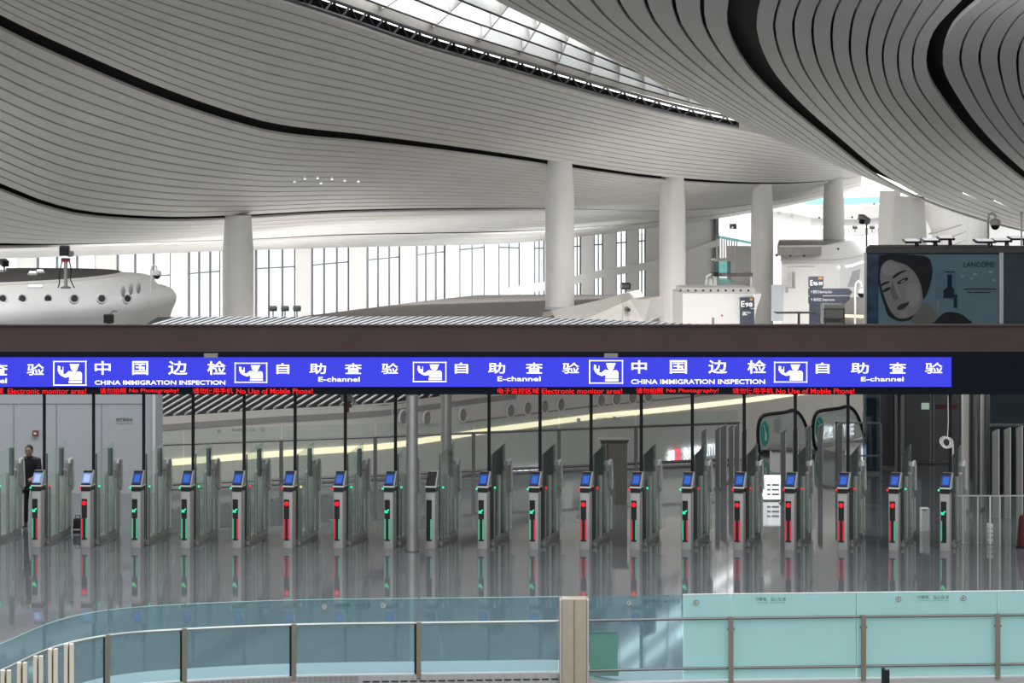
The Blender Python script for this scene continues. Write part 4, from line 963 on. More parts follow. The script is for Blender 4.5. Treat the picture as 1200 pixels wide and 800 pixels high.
for x, y in ((257, 505), (308, 503.5), (678, 492), (720, 490)):
    MB().lathe(P(x, y, dB(x)-.02), [(.001, .02), (.05, .02), (.05, 0)], 16, 'Y').build('round_sticker', GRV, o)
# brown-grey cabinet
cd = 46.4
q = empty('cabinet', Vector((P(720, 0, cd).x, cd, 0)), 'brown-grey cabinet with flared top standing against the glass balustrade', 'cabinet')
w = 30*cd/F; h = P(0, 519, cd).z
CABM = mat('cabinet_brown_grey', (.13, .12, .10), .45, noise=.06)
MB().box((0, .3, h/2), (w, .6, h)).build('body', CABM, q, True)
MB().hexa([(-w/2-.05, -.05, h+.07), (w/2+.05, -.05, h+.07), (w/2+.05, .65, h+.07), (-w/2-.05, .65, h+.07)], [(-w/2, 0, h-.01), (w/2, 0, h-.01), (w/2, .6, h-.01), (-w/2, .6, h-.01)]).build('flared_top', CABM, q, True)
MB().box((-w*.27, -.006, h/2), (.012, .012, h*.96)).build('door_seam', BLACK, q, True)
# lit duty free letters standing off the concourse wall
def wallsign(x0, x1, yc, hgt, items, label):
    d0_, d1_ = dw(x0)-.12, dw(x1)-.12
    a, b = P(x0, yc, d0_), P(x1, yc, d1_); zc = (a.z+b.z)/2
    ux = Vector((b.x-a.x, b.y-a.y, 0)); q = empty('wall_sign', Vector((a.x, a.y, zc)), label, 'sign')
    MB().hexa([(0, 0, -.02), ux-up*.02, ux+up*.02, Vector((0, 0, .02))], [Vector((0, .1, -.02)), ux+Vector((0, .1, -.02)), ux+Vector((0, .1, .02)), Vector((0, .1, .02))]).build('mounting_bar', GATEE, q, True)
    for s, u0, u1, hz, m in items:
        mb = MB(); nrm = Vector((ux.y, -ux.x, 0)).normalized()*.03
        if s == 'logo':
            for (c0, c1, z0, z1) in ((u0, u0+(u1-u0)*.35, -.5, .1), (u0+(u1-u0)*.3, u0+(u1-u0)*.7, -.3, .5), (u0+(u1-u0)*.75, u1, -.5, .5)):
                mb.hexa([ux*c0+nrm+up*z0*hz, ux*c1+nrm+up*z0*hz, ux*c1+nrm+up*z1*hz, ux*c0+nrm+up*z1*hz], [ux*c0+up*z0*hz, ux*c1+up*z0*hz, ux*c1+up*z1*hz, ux*c0+up*z1*hz])
        elif s == 'square':
            t = (u1-u0)*.22
            for (c0, c1, z0, z1) in ((u0, u1, .28, .5), (u0, u1, -.5, -.28), (u0, u0+t, -.5, .5), (u1-t, u1, -.5, .5), (u0+t*1.5, u1-t*1.5, -.12, .12)):
                mb.hexa([ux*c0+nrm+up*z0*hz, ux*c1+nrm+up*z0*hz, ux*c1+nrm+up*z1*hz, ux*c0+nrm+up*z1*hz], [ux*c0+up*z0*hz, ux*c1+up*z0*hz, ux*c1+up*z1*hz, ux*c0+up*z1*hz])
        else: addtext3(mb, s, ux*u0+nrm-up*hz/2, ux*(u1-u0), up*hz, .02)
        mb.build('lettering' if s not in ('logo', 'square') else 'emblem', m, q, True)
LW = mat('lit_letter_bluewhite', (.9, .9, 1), .5, emit=(.85, .88, 1), es=1.8); LR_ = mat('lit_emblem_red', (.7, .1, .15), .5, emit=(.9, .12, .2), es=1)
wallsign(783, 846, 529.5, .42, [('logo', 0, .10, .3, LW), ('square', .12, .21, .34, LR_), ('免税店', .26, .58, .42, LW), ('DUTY FREE', .62, 1.0, .38, LW)], 'glowing duty free sign with a red square emblem on the curved wall')
wallsign(957, 1000, 505, .46, [('免税店', 0, .42, .46, LW), ('DUTY FREE', .5, 1, .42, LW)], 'glowing duty free sign seen past the escalator by the dark wall')
wallsign(599, 642, 554, .30, [('免税店', 0, .45, .30, LW), ('DUTY FREE', .5, 1, .28, LW)], 'glowing duty free sign low behind the gates, before the brown-grey cabinet')
# steel stanchions with slanted tops
def stanchion(px, ytop, d, wpx, label):
    b = Vector((P(px, 0, d).x, d, 0)); w = wpx*d/F; h = P(0, ytop, d).z
    q = empty('steel_post', b, label, 'post', 'steel posts with slanted tops')
    MB().hexa([(-w/2, 0, 0), (w/2, 0, 0), (w/2, .12, 0), (-w/2, .12, 0)], [(-w/2, 0, h-.07), (w/2, 0, h), (w/2, .12, h), (-w/2, .12, h-.07)]).build('shaft', STEELD, q, True)
    MB().box((0, .06, .015), (w*1.6, .24, .03)).build('foot_plate', STEELD, q, True)
    MB().box((w/2+.006, .03, h/2), (.012, .03, h*.92)).build('bright_edge', GATEE, q, True)
for a_ in ((825, 502, 48, 5.5, 'slanted-top steel post standing alone before the cluster'), (841, 500, 49, 5, 'first steel post of the tight cluster near the escalators'), (848, 497, 50, 7, 'thickest steel post of the tight cluster'),
           (857, 497, 50.5, 5, 'third steel post of the tight cluster'), (864, 497, 51, 5, 'last steel post of the tight cluster'), (872.5, 503, 48, 5, 'steel post between the cluster and the first escalator'),
           (918, 503, 46.5, 5.4, 'steel post directly in front of the first escalator'), (932.5, 500.5, 47.5, 5.4, 'second steel post in front of the first escalator'), (947.5, 498, 48.5, 6, 'steel post between the two escalators'),
           (961.5, 496.5, 49.5, 5, 'steel post in front of the second escalator'), (984.5, 494, 50, 5.5, 'steel post carrying the rail beside the dark wall')):
    stanchion(*a_)
q = empty('crossbar_frame', Vector((P(1010, 0, 50.6).x, 50.6, 0)), 'thin dark rail frame joining the second escalator and the dark wall', 'railing')
for y in (494.5, 533): MB().pxbox(979, y, 1034, y+1.8, 50.6, .06).build('rail', STEELD, q)
for x in (980, 1033): MB().pxbox(x-.8, 494.5, x+.8, 560.5+2, 50.6, .06).build('post', STEELD, q)
# ------------------------------------------------------------------ escalators
def escalator(ends, label):
    """balustrade ends: newel on the near side, descending away from it"""
    xn, d = ends[0]; k = d/F; b = Vector((P(xn, 0, d).x, d, 0)); q = empty('escalator', b, label, 'escalator')
    out = [(5, -1.0), (2, -.92), (0, -.7), (-.8, -.45), (0, -.2), (3, -.02), (9, .06), (30, .12), (41, .17), (49, .05), (55, -.2), (61, -.6)]
    pts = [(x*k*1.0, z+.93) for x, z in out]
    # smooth outline
    sp = []
    n = len(pts)
    for i in range(n-1):
        for t in (0, .25, .5, .75):
            p = [Vector((pts[max(0, min(n-1, j))])) for j in (i-1, i, i+1, i+2)]
            sp.append(.5*((2*p[1])+(p[2]-p[0])*t+(2*p[0]-5*p[1]+4*p[2]-p[3])*t*t+(3*p[1]-p[0]-3*p[2]+p[3])*t**3))
    sp.append(Vector(pts[-1]))
    for side, (xe, de) in zip(('near', 'far'), ends):
        yo = de-d; xo = P(xe, 0, de).x-b.x
        body = [(p.x+xo, yo, max(p.y, .0)) for p in sp]+[(12*k+xo, yo, .0)]
        pan = MB(); pan.prism(body, (0, .05, 0)); bp = pan.build('balustrade_panel', glass('escalator_glass', (.9, .94, .92), .12, haze=.35, hazecol=(.7, .74, .72)), q, True)
        MB().tube([(p.x+xo, yo+.025, max(p.y, .03)) for p in sp], .045, 8).build('handrail', BLACK, q, True, True)
        if True:
            c = Vector((7*k+xo, yo-.012, .52))
            dm = mat('decal_green', (.03, .42, .34), .4)
            MB().add([c+Vector((5.2*k*math.cos(t), 0, .32*math.sin(t))) for t in [2*math.pi*j/28 for j in range(28)]], [tuple(range(28))]).build('green_decal', dm, q, True)
            MB().add([c+Vector((x*k, -.006, z)) for x, z in ((-2.2, .14), (-1.4, .2), (.6, -.02), (.2, -.16), (2.2, -.2), (2.4, .0), (1.4, .02), (-.8, .24))][:8], [tuple(range(8))]).build('decal_arrow', GATEE, q, True)
            if side == 'near': MB().box((22*k, -.008, .72), (8*k, .006, .34)).build('notice', mat('notice_grey', (.4, .42, .42), .5), q, True)
    MB().box((44*k, .62, .015), (50*k, .9, .03)).build('step_deck', STEELD, q, True)
    MB().box((10*k, .025, .05), (10*k, .16, .1)).build('newel_base', BLACK, q, True)
    return q
escalator(((889, 56.5), (953.5, 57.7)), 'escalator with glass sides and two green round decals, before the curved wall')
# bright notice board and pale block added for a bright floor patch, behind the gates
d = 47
q = empty('notice_board', Vector((P(905, 0, d).x, d, 0)), 'glowing white notice board with grey text lines between two gates', 'sign')
MB().pxbox(894, 557, 920, 586, d, .08).build('lit_panel', mat('board_white_lit', (.9, .9, .92), .4, emit=(.95, .97, 1), es=1.0), q)
l = MB()
for y in (567, 572.5, 578): l.pxbox(899, y, 903, y+2.2, d-.008, .006).pxbox(904.5, y, 913, y+2.2, d-.008, .006)
l.build('text_lines', mat('board_text_grey', (.4, .42, .45), .5), q)
MB().pxbox(893, 585, 921, 590.5, d-.05, .2).build('foot', STEEL, q)
d = 52.2
q = empty('bright_patch_block', Vector((P(920, 0, d).x, d+.6, 0)), 'pale block added for a bright floor patch behind the first escalator', 'counter')
MB().pxbox(898, 524, 948, 507+0, d, 1.2) if False else None
MB().pxbox(898, 478, 946, 507, d+.1, .2).pxbox(898, 488, 946, 507, d, 1.2).build('body', mat('counter_glow', (.85, .82, .8), .5, emit=(.9, .86, .84), es=.35), q) if False else None
MB().box((P(922, 0, d).x, d+.4, .0+.0), (.01, .01, .02)) if False else None
MB().pxbox(905, 529, 936, 553.5, d, .5).build('body', WHITE, q)
MB().pxbox(904, 527, 937, 529, d-.05, .6).build('block_top', mat('block_top_dark', (.1, .09, .09), .4), q)

# ------------------------------------------------------------------ dark wall, steel pillars and fence on the right
DW_ = 54.0
w_ = MB(); w_.pxbox(1060, 440, 1260, P_y if False else 545, DW_, .4)
WD = mat('dark_wall_panel', (.075, .078, .085), .3, noise=.1, nscale=.8)
w_ = MB(); xa, xb = P(1060, 0, DW_).x, P(1540, 0, DW_).x
w_.box(((xa+xb)/2, DW_+.2, 1.6), (xb-xa, .4, 3.2)); wr = w_.build('wall_right', WD); struct(wr)
j = MB()
for x in (1090, 1094, 1127, 1160, 1300, 1420): j.box((P(x, 0, DW_).x, DW_-.01, 1.6), (.03, .03, 3.2))
j.build('panel_joint', STEELD, wr)
MB().pxbox(1060, 543, 1128, 544.2, DW_-.04, .05).build('skirting', BLACK, wr)
MB().pxbox(1080, 472, 1089, 479.5, DW_-.03, .03).build('lit_exit_panel', mat('panel_pale_green', (.4, .5, .42), .5, emit=(.35, .5, .4), es=.5), wr)
MB().pxbox(1097, 474, 1121, 479, DW_-.03, .03).build('red_strip', mat('strip_dark_red', (.12, .015, .02), .5), wr)
def pillar(px, wpx, d, m, label, ztop=3.3, name='pillar', depth=None):
    b = Vector((P(px, 0, d).x, d, 0)); w = wpx*d/F
    q = empty(name, b, label, 'pillar', kind='thing')
    MB().rbox((0, (depth or w)/2, ztop/2), (w, depth or w, ztop), .02).build('shaft', m, q, True, 40)
    MB().box((0, (depth or w)/2, .03), (w*1.15, (depth or w)*1.15, .06)).build('plinth', STEELD, q, True)
    return q
pillar(1022, 17, 52, G_DARK, 'bluish glass-clad pillar at the edge of the dark wall', 3.2)
pillar(1039, 15, 53.2, mat('pillar_dark', (.05, .052, .055), .35), 'dark pillar next to the bluish glass pillar', 3.2)
pillar(1055, 10, 52.5, mat('pillar_taupe', (.2, .19, .18), .5), 'taupe-grey pillar between dark pillar and dark wall', 3.2)
PLT = mat('pillar_light_steel', (.62, .60, .56), .35, .25, noise=.06, nscale=3)
pillar(1132, 8, 45, PLT, 'brightest brushed steel pillar by the last gate', 3.1)
pillar(1138.5, 3, 44.6, BLACK, 'narrow black pillar right beside the brightest steel pillar', 3.1)
pillar(1145, 5, 45, STEELD, 'grey steel pillar after the narrow black one', 3.1)
pillar(1151.5, 4, 45.4, PLT, 'steel pillar, last before the tall fence', 3.1)
pillar(1158, 3.4, 45.4, STEELD, 'dark steel pillar where the tall fence begins', 3.1)
# tall fence bars with bright edges
d = 44.2
q = empty('tall_fence', Vector((P(1190, 0, d).x, d, 0)), 'tall fence of flat steel bars with bright edges beside the dark wall', 'fence')
for px, y0 in ((1167, 503), (1180.5, 501), (1194.5, 499), (1208, 497), (1222, 495.5), (1236, 494), (1250, 493)):
    f_ = MB(); a, b = P(px-3.2, 612, d), P(px+3.2, y0, d); f_.hexa([(a.x, d, 0), (b.x, d, 0), (b.x, d+.1, 0), (a.x, d+.1, 0)], [(a.x, d, b.z-.06), (b.x, d, b.z), (b.x, d+.1, b.z), (a.x, d+.1, b.z-.06)])
    bo = f_.build('bar', mat('fence_bar', (.3, .29, .27), .4, .3), q)
    MB().box((b.x+.008, d+.02, b.z/2), (.022, .03, b.z)).build('bright_edge', GATEE, bo)
MB().pxbox(1160, 496.5, 1260, 498, d+.3, .05).build('top_rail', STEELD, q)
MB().pxbox(1160, 462, 1260, 496, d+.33, .02).build('upper_glass', G_DARK, q)
MB().pxbox(1160, 500, 1260, 607, d+.33, .02).build('lower_glass', G_DARK, q)
# low glass partition with light rails right after the last gate
d = 40.7
q = empty('glass_partition', Vector((P(1160, 0, d).x, d, 0)), 'low clear glass partition with two thin light rails after the last gate', 'partition')
for y in (580, 637.2): MB().pxbox(1116, y, 1230, y+1.5, d, .04).build('rail', STEEL, q)
for x in (1117, 1128.5, 1146, 1160.5, 1172): MB().pxbox(x-.8, 520 if x < 1120 else 581, x+.8, 637, d+.01, .03).build('upright', GATEE if x in (1117, 1160.5) else STEEL, q)
MB().pxbox(1116, 581, 1230, 636.9, d+.015, .012).build('glass_panel', G_GATE, q)
# coil of pale cable on a pole
q = empty('cable_coil', P(1109, 518, 39.75), 'pale cable wound in a loose coil on the last black pole', 'cable')
c = P(1109, 518, 39.95)
cm = MB()
for k in range(7):
    r = .085+.008*random.random(); ox, oz, ty = random.uniform(-.03, .03), random.uniform(-.02, .02), random.uniform(-.5, .5)
    cm.tube([c+Vector((ox+r*math.cos(t), .05*math.sin(t+ty)-.04+k*.006, oz+r*.95*math.sin(t))) for t in [2*math.pi*j/20 for j in range(21)]], .006, 5)
cm.build('coil', GATEE, q)
MB().tube([c+Vector((.02, .0, .1)), c+Vector((.035, .0, .35)), c+Vector((.03, .0, .86))], .008, 5).build('hanging_end', GATEE, q)
q = empty('wall_tag', P(1113, 470, 40.3), 'pale paper strip hanging beside the last black pole under the sign', 'paper')
MB().prism([P(x, y, 40.3) for x, y in ((1111, 462), (1113.5, 462), (1115.5, 480), (1110.5, 482))], (0, .01, 0)).build('strip', GATEE, q)
# white block built for a bright floor reflection, ribbed box, red object at the edge
q = empty('reflection_block', Vector((P(1085, 0, 42.3).x, 42.3, 0)), 'white block in place of a bright floor reflection between the last two gates', 'box')
MB().rbox((0, .12, .22), (.16, .22, .44), .02).build('body', GATEE, q, True, 40); MB().box((-.03, .005, .42), (.1, .03, .012)).build('slot', STEELD, q, True)
q = empty('louvre_box', Vector((P(1169.5, 0, 40.4).x, 40.35, 0)), 'small pale ribbed box on the floor behind the low glass partition', 'box')
MB().rbox((0, .75, .16), (.1, .14, .32), .015).build('body', GATEE, q, True, 40)
for k in range(3): MB().box((0, .675, .07+k*.08), (.09, .01, .02)).build('rib', STEELD, q, True)
q = empty('barrier_stand', Vector((P(1200.5, 0, 40.2).x, 40.2, 0)), 'dark red stand cut by the photo edge beside the low glass partition', 'stand')
MB().lathe((0, 0, 0), [(.13, 0), (.14, .05), (.12, .35), (.09, .58), (.03, .6)], 20).build('body', mat('stand_red', (.09, .012, .01), .4), q, True, True)
MB().lathe((0, 0, 0), [(.16, 0), (.16, .03), (.13, .04)], 20).build('base', BLACK, q, True, True)

# ------------------------------------------------------------------ person behind the gates
def skin_mesh(name, verts, edges, radii, m, parent, sub=2, root=0):
    me = bpy.data.meshes.new(name); me.from_pydata(verts, edges, []); ob = bpy.data.objects.new(name, me); COL.objects.link(ob)
    sk = ob.modifiers.new('skin', 'SKIN'); sk.use_smooth_shade = True; sb2 = ob.modifiers.new('sub', 'SUBSURF'); sb2.levels = sub; sb2.render_levels = sub
    lay_ = me.skin_vertices[0].data
    for i, r in enumerate(radii): lay_[i].radius = r if isinstance(r, tuple) else (r, r); lay_[i].use_root = i == root
    bpy.context.view_layer.update()
    out = bpy.data.meshes.new_from_object(ob.evaluated_get(bpy.context.evaluated_depsgraph_get()))
    bpy.data.objects.remove(ob); out.name = name; out.materials.clear(); out.materials.append(m)
    for p in out.polygons: p.use_smooth = True
    return link(name, out, parent)
pdist = 43.1
q = empty('person', Vector((P(35.5, 0, pdist).x, pdist, 0)), 'person with short black hair in a dark navy jacket, head bowed behind a gate', 'person'); q.scale = (.94, .94, .935)
SK = mat('skin', (.42, .24, .17), .5); NVJ = mat('jacket_navy', (.012, .014, .024), .7, noise=.2, nscale=20); TRS = mat('trousers_black', (.015, .015, .018), .8); HR = mat('hair_black', (.008, .007, .007), .5); SHO = mat('shoe_black', (.02, .02, .02), .4)
# one continuous body: trunk, neck, head, arms, legs
V = [(0, 0, .90), (0, .01, 1.08), (0, -.01, 1.25), (0, -.05, 1.38), (0, -.085, 1.45), (0, -.12, 1.53), (0, -.145, 1.60),
     (.17, -.05, 1.36), (.215, -.10, 1.10), (.13, -.30, 1.03), (.11, -.37, 1.02), (-.17, -.05, 1.36), (-.215, -.10, 1.10), (-.13, -.30, 1.03), (-.11, -.37, 1.02),
     (.09, 0, .86), (.10, -.02, .48), (.10, .02, .09), (-.09, 0, .86), (-.10, -.02, .48), (-.10, .02, .09)]
E_ = [(0, 1), (1, 2), (2, 3), (3, 4), (4, 5), (5, 6), (3, 7), (7, 8), (8, 9), (9, 10), (3, 11), (11, 12), (12, 13), (13, 14), (0, 15), (15, 16), (16, 17), (0, 18), (18, 19), (19, 20)]
R_ = [(.12, .09), (.11, .085), (.12, .08), (.06, .05), .045, (.07, .085), (.055, .07), .045, .042, .032, .028, .045, .042, .032, .028, .085, .058, .04, .085, .058, .04]
skin_mesh('body', V, E_, R_, SK, q)
# head features: face with nose, eyes, mouth, ears
hd = MB(); hd.sphere((0, -.135, 1.57), .095, 20, (.82, 1.0, 1.2)); hd.build('head', SK, q, True, True)
MB().prism([(-.012, -.232, 1.575), (.012, -.232, 1.575), (.016, -.228, 1.53), (-.016, -.228, 1.53)], (0, .03, 0)).sphere((0, -.236, 1.535), .014, 8).build('nose', SK, q, True, True)
for s in (-1, 1):
    MB().sphere((s*.03, -.219, 1.578), .011, 8).build('eye', BLACK, q, True, True)
    MB().sphere((s*.08, -.13, 1.565), .024, 10, (.4, .8, 1.3)).build('ear', SK, q, True, True)
    MB().box((s*.03, -.222, 1.60), (.03, .012, .006)).build('eyebrow', HR, q, True)
MB().sphere((0, -.215, 1.498), .02, 10, (1.2, .5, .3)).build('mouth', mat('lip', (.3, .12, .1), .5), q, True, True)
hh = MB(); n = 18; hh.sphere((0, -.118, 1.594), .1, 20, (.84, .98, 1.1))
None and hh.loft([[Vector((.088*sx_*math.cos(a), -.128+.105*sx_*math.sin(a)*(1 if math.sin(a) > 0 else .82), zz+(.03 if math.sin(a) < 0 else -.02)*sx_)) for a in [2*math.pi*j/n for j in range(n)]] for sx_, zz in ((.93, 1.60), (.97, 1.63), (.9, 1.66), (.68, 1.69), (.35, 1.704), (.02, 1.708))], True, True)
hh.build('hair', HR, q, True, True)
# jacket over trunk and arms
skin_mesh('jacket', V[:4]+[(0, -.075, 1.42)]+[V[7], V[8], (.15, -.26, 1.045), V[11], V[12], (-.15, -.26, 1.045), (0, 0, .82)],
          [(0, 1), (1, 2), (2, 3), (3, 4), (3, 5), (5, 6), (6, 7), (3, 8), (8, 9), (9, 10), (0, 11)],
          [(.165, .125), (.165, .125), (.185, .13), (.15, .11), .07, .078, .058, .046, .078, .058, .046, (.165, .125)], NVJ, q)
MB().tube([(.06*math.cos(a), -.09+.06*math.sin(a), 1.445+.015*math.sin(a)) for a in [2*math.pi*j/16 for j in range(17)]], .016, 6).build('collar', NVJ, q, True, True)
skin_mesh('trousers', [V[0], V[15], V[16], (.10, .02, .06), V[18], V[19], (-.10, .02, .06)], [(0, 1), (1, 2), (2, 3), (0, 4), (4, 5), (5, 6)], [(.14, .11), .10, .07, .055, .10, .07, .055], TRS, q)
for s in (-1, 1):
    MB().loft([[Vector((s*.10+w_2*math.cos(a), y+.0, .0+max(.0, hz*(.5+.5*math.sin(a))))) for a in [2*math.pi*j/12 for j in range(12)]] for y, w_2, hz in ((.09, .03, .08), (.05, .042, .11), (-.03, .045, .09), (-.12, .048, .06), (-.17, .03, .04))], True, True).build('shoe', SHO, q, True, True)
    # hand: palm, four curled fingers, thumb from the side of the palm
    hx = s*.105; hb = Vector((hx, -.385, 1.02))
    hv = [tuple(hb), tuple(hb+Vector((-s*.01, -.045, -.005)))]; he = [(0, 1)]; hr = [.026, (.036, .016)]
    for f_, (dx, L_) in enumerate(((-.03, .07), (-.01, .08), (.01, .075), (.03, .058))):
        k0 = len(hv); base = hb+Vector((dx, -.06, -.004))
        hv += [tuple(base), tuple(base+Vector((0, -L_*.45, -.004))), tuple(base+Vector((0, -L_*.7, -.03))), tuple(base+Vector((0, -L_*.6, -.05)))]
        he += [(1, k0), (k0, k0+1), (k0+1, k0+2), (k0+2, k0+3)]; hr += [.009, .0085, .008, .007]
    k0 = len(hv); hv += [tuple(hb+Vector((-s*.035, -.02, .0))), tuple(hb+Vector((-s*.055, -.05, .004))), tuple(hb+Vector((-s*.05, -.08, .006)))]
    he += [(0, k0), (k0, k0+1), (k0+1, k0+2)]; hr += [.012, .010, .008]
    skin_mesh('hand', hv, he, hr, SK, q, 1)
q = empty('shoulder_bag', Vector((P(90, 0, 42.2).x, 42.2, 0)), 'small black bag with pale trim on the floor beside the red-dot gate nearest the person', 'bag')
MB().rbox((0, .08, .13), (.17, .14, .26), .05).build('body', mat('bag_black', (.02, .02, .025), .7, noise=.3, nscale=15), q, True, 40)
MB().tube([(-.05, .08, .25), (-.04, .08, .31), (.04, .08, .31), (.05, .08, .25)], .01, 6).build('handle', BLACK, q, True, True)
MB().box((.0, .005, .05), (.12, .015, .03)).build('trim', GATEE, q, True)
# small red alarm box on the grey panel wall
q = empty('alarm_box', P(41, 507.5, 48.17), 'small red fire alarm box on the grey panel wall above the person', 'alarm')
MB().pxbox(38, 504.5, 44, 511, 48.1, .1).build('housing', mat('alarm_red', (.22, .03, .05), .4), q)
MB().pxbox(39.5, 506.5, 42.5, 509, 48.08, .02).build('window', GATEE, q)

# tiny downlights in the big ceiling
for px, py, w in ((345, 210, 'first of the lit cluster from the standing column'), (357, 206.5, 'second of the lit cluster from the standing column'), (372, 206, 'third of the cluster, highest'), (376, 212, 'lowest of the cluster, just under the highest'), (389, 207, 'fifth of the lit cluster from the standing column'), (404, 209, 'sixth of the lit cluster from the standing column'), (420, 210, 'last of the lit cluster, nearest the tallest column')):
    k = min(range(len(XS)), key=lambda i: abs(XS[i]-px)); k = k if XS[k] <= px else k-1
    tt = (px-XS[k])/(XS[k+1]-XS[k]); a = G1[k].lerp(G1[k+1], tt); b = G2[k].lerp(G2[k+1], tt)
    ya, yb = CY-(a.z-H)*F/a.y, CY-(b.z-H)*F/b.y; lo_t, hi_t = 0, 1
    for it in range(30):
        m_ = (lo_t+hi_t)/2; c = a.lerp(b, m_)
        if CY-(c.z-H)*F/c.y < py: lo_t = m_
        else: hi_t = m_
    q = empty('downlight', c-up*.12, 'tiny glowing ceiling downlight, '+w, 'light', 'tiny downlights in the ceiling')
    MB().lathe((0, 0, 0), [(.07, .0), (.075, .02), (.075, .2)], 10).build('rim', GATEE, q, True)
    MB().lathe((0, 0, 0), [(.001, -.012), (.05, -.01), (.05, 0)], 10).build('lens', LAMP, q, True)
# ------------------------------------------------------------------ foreground: curb and glass railing
TOPY = [(-60, 778), (0, 755), (62, 729), (125, 715.5), (216, 708.5), (345, 703.5), (491, 701.5), (655, 699.5), (800, 697), (1011, 694.5), (1200, 692.5), (1320, 691), (1500, 689.5)]
def dR(x): return (H-1.36)*F/(smooth(TOPY, x)-CY)
def rp3(x, z, off=0): 
    d = dR(x); return Vector((P(x, 0, d).x, d+off, z))
xs = list(range(-40, 1481, 20))
cb = MB()
def ct(x): return .46 if x < 655 else .46-.15*min(1, (x-655)/60)
ring_ = [[rp3(x, -4, -.06), rp3(x, ct(x), -.06), rp3(x, ct(x), .75), rp3(x, -.02, .8), rp3(x, -4, .8)] for x in xs]
cb.loft(ring_, False); co = cb.build('trim_6', mat('curb_light_grey', (.46, .47, .47), .45, noise=.04), sm=30); struct(co)
gr = MB()
for x in range(226, 424, 6):
    if 340 < x < 348: continue
    for z in (.33, .37, .41, .445):
        a = rp3(x, z, -.068); gr.box(a, (.044, .012, .018), math.atan2(rp3(x+4, 0).y-rp3(x-4, 0).y, rp3(x+4, 0).x-rp3(x-4, 0).x))
gr.build('vent_slots', mat('slot_grey', (.3, .3, .31), .6), co)
gr2 = MB()
for x in range(430, 652, 11): gr2.box(rp3(x, .385, -.066), (.085, .012, .014))
gr2.build('long_slots', BLACK, co)
tj = MB()
for x in range(430, 652, 18): tj.box(rp3(x, .40, -.065), (.006, .008, .11))
tj.build('tile_joint', GRV, co)
RT = [-20, 127, 217, 345, 491, 655]
o = empty('glass_railing', rp3(345, .46), 'curving clear teal glass railing with steel posts in front of the polished floor', 'railing')
for a, b in zip(RT, RT[1:]):
    n = max(2, (b-a)//14); st_ = [a+.8+(b-a-1.6)*k/n for k in range(n+1)]
    lo_, hi_ = [rp3(x, .47) for x in st_], [rp3(x, 1.36) for x in st_]; v = Vector((0, .018, 0))
    MB().loft([lo_, hi_, [p+v for p in hi_], [p+v for p in lo_]], False).build('glass_panel', G_RAIL, o)
    MB().tube([rp3(x, 1.365, .009) for x in st_], .006, 5).build('glass_edge', mat('glass_edge_pale', (.35, .55, .55), .2), o)
MB().tube([rp3(x, 1.075, -.03) for x in range(-20, 656, 15)], .016, 8).build('handrail', STEEL, o, sm=True)
for x in RT[1:-1]:
    p = rp3(x, 0, -.05); pz = 1.09
    ps = MB().box((p.x, p.y, (pz+.40)/2), (.055, .03, pz-.40)).build('post', POST, o)
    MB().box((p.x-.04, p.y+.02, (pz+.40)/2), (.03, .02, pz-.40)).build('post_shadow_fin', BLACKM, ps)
RT2 = [690, 856, 1011, 1168, 1322, 1476]
o2 = empty('glass_railing', rp3(930, .31), 'frosted pale teal glass railing with steel posts, to the side of the beige pillar', 'railing')
def panel(a, b, z0, z1, m, name, par):
    lo_, hi_ = [rp3(a, z0), rp3(b, z0)], [rp3(a, z1), rp3(b, z1)]; v = Vector((0, .018, 0))
    return MB().loft([lo_, hi_, [p+v for p in hi_], [p+v for p in lo_]], False).build(name, m, par)
panel(691, 800, .33, 1.36, G_RAIL, 'clear_panel', o2)
for a, b in ((800.5, 855.5), (856.5, 1003), (1004, 1168), (1168.8, 1322), (1322.8, 1476)): panel(a, b, .33, 1.36, G_FROST, 'frosted_panel', o2)
for z in (1.075, .47): MB().tube([rp3(x, z, -.03) for x in (690, 800, 1011, 1200, 1322, 1476)], .017, 8).build('handrail' if z > 1 else 'lower_rail', STEELD, o2, sm=True)
MB().tube([rp3(x, 1.365, .009) for x in (800.5, 1011, 1200, 1322, 1476)], .008, 5).build('glass_edge', GATEE, o2)
for x in RT2[1:-1]:
    p = rp3(x, 0, -.06); ps = MB().box((p.x, p.y, .70), (.06, .035, .80)).build('post', POST, o2)
    MB().cyl(p+Vector((-.045, -.0, .95)), p+Vector((.045, 0, .95)), .014, n=8).build('clamp', STEELD, ps)
WT = mat('warning_text_dark', (.05, .14, .14), .5)
def warn(x0, x1, y, s, par):
    d = dR((x0+x1)/2)-.012; l = MB(); addtext(l, s, x0, y-2.1, x1, y+2.1, d); addtext(l, 'No climbing, mind the fall', x0+1, y+3.4, x1-1, y+4.8, d); l.build('warning_lettering', WT, par)
def stick(x, y, par):
    d = dR(x)-.014; c = P(x, y, d)
    k = MB().lathe(c, [(.001, .004), (.036, .004), (.036, 0)], 20, 'Y').build('round_sticker', mat('sticker_white', (.7, .75, .74), .5), par)
    m = MB(); m.tube([c+Vector((.03*math.cos(a), -.006, .03*math.sin(a))) for a in [2*math.pi*j/18 for j in range(19)]], .003, 4)
    m.pxbox(x-.35, y-1.6, x+.35, y+1.4, d-.008, .002).pxbox(x-1.2, y-.2, x+.4, y+.5, d-.008, .002); m.build('sticker_mark', BLACK, k)
warn(1070, 1112, 699.6, '请勿攀爬、当心坠落', o2); stick(1053, 701.5, o2); stick(1129, 700.5, o2)
warn(754, 797, 704.2, '请勿攀爬、当心坠落', o2); stick(737, 706, o2); stick(816, 705.5, o2)
warn(394, 434, 708.8, '请勿攀爬、当心坠落', o); stick(380, 711, o); stick(449, 709.5, o)
warn(880, 921, 701.8, '请勿攀爬、当心坠落', o2)
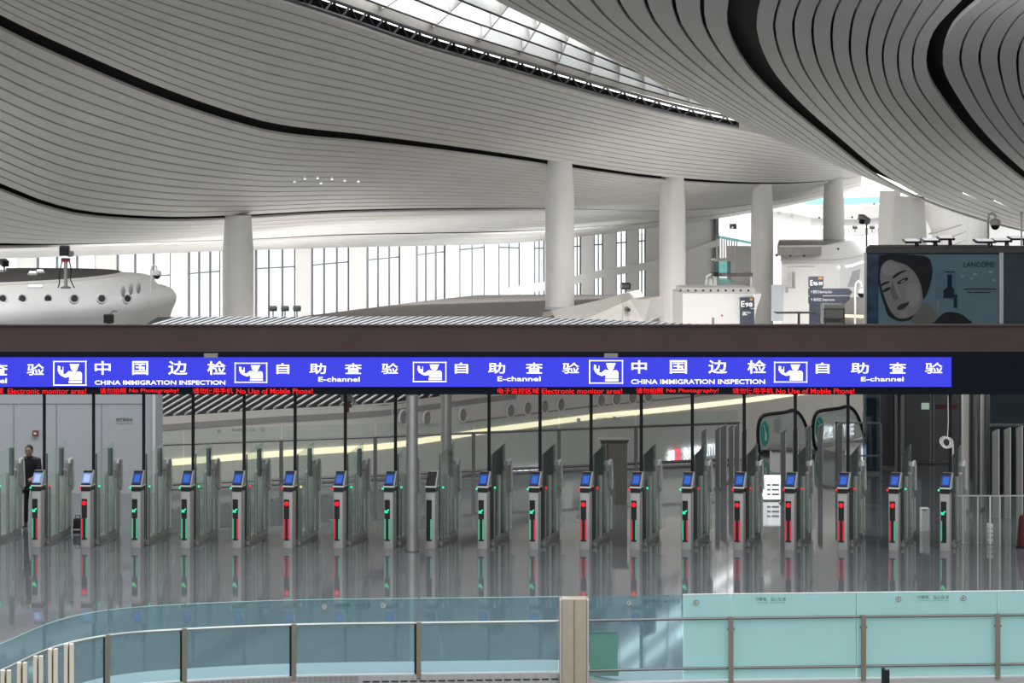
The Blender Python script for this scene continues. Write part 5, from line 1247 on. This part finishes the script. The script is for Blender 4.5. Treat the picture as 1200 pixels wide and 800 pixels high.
# beige pillar between the two railings
p = rp3(672.5, 0, -.12); wd = 35*p.y/F
q = empty('beige_pillar', Vector((p.x, p.y-.02, -1)), 'beige metal-clad pillar splitting the clear and frosted glass railings', 'pillar', kind='thing')
BG = mat('beige_metal', (.40, .35, .28), .4, .2, noise=.05)
MB().rbox((0, .1, 1.18), (wd*.86, .22, 2.36), .012).build('cladding', BG, q, True, 40)
for s in (-1, 1): MB().rbox((s*wd*.46, .1, 1.18), (wd*.075, .25, 2.36), .01).build('edge_profile', STEEL, q, True, 40)
MB().box((.0, -.012, 1.18), (.008, .01, 2.34)).build('seam', STEELD, q, True)
# pale green panel behind the clear panel
q = empty('green_panel', rp3(707, .46, .18), 'small pale green glass panel standing just behind the clear railing panel', 'panel')
d_ = dR(707)+.2
MB().pxbox(691, 742, 724, 784, d_, .03).build('glass', glass('green_glass', (.5, .7, .5), .1, haze=.75, hazecol=(.42, .66, .46)), q)
MB().pxbox(691, 740.6, 723, 742, d_-.01, .05).build('top_edge', STEELD, q)
MB().pxbox(690, 784, 725, 792, d_-.02, .08).build('foot_strip', mat('foot_beige', (.5, .48, .36), .5), q)
# beige twin balusters in the near corner
for (xa, xb, y, w) in ((3.4, 10.4, 785, 'lowest pair, at the photo edge'), (22.5, 29.3, 776, 'second pair from the photo edge'), (41.6, 48, 768.3, 'middle pair of the five'), (59, 65.2, 760, 'fourth pair from the photo edge'), (77.6, 84, 754, 'tallest pair of the five')):
    d = 22.6; b = P((xa+xb)/2, 0, d); b.z = 0
    q = empty('twin_baluster', Vector((b.x, d, -.6)), 'beige twin-bar baluster before the curving glass railing, '+w, 'baluster', 'beige twin balusters')
    z1 = P(0, y, d).z
    for x in (xa, xb):
        x3 = P(x, 0, d).x-b.x; MB().box((x3, 0, (z1+.6)/2), (.036, .05, z1+.6)).build('bar', mat('baluster_beige', (.8, .74, .6), .45), q, True)
    MB().box((0, .03, (z1+.6)*.5), (.05, .012, (z1+.6)*.98)).build('dark_web', STEELD, q, True)
q = empty('black_clip', P(1039, 808, 26), 'small black upright post poking up at the bottom edge before the frosted glass', 'post')
MB().pxbox(1033.5, 782.5, 1037, 830, 26, .05).pxbox(1037, 785, 1042.5, 830, 26.03, .05).build('body', BLACK, q)
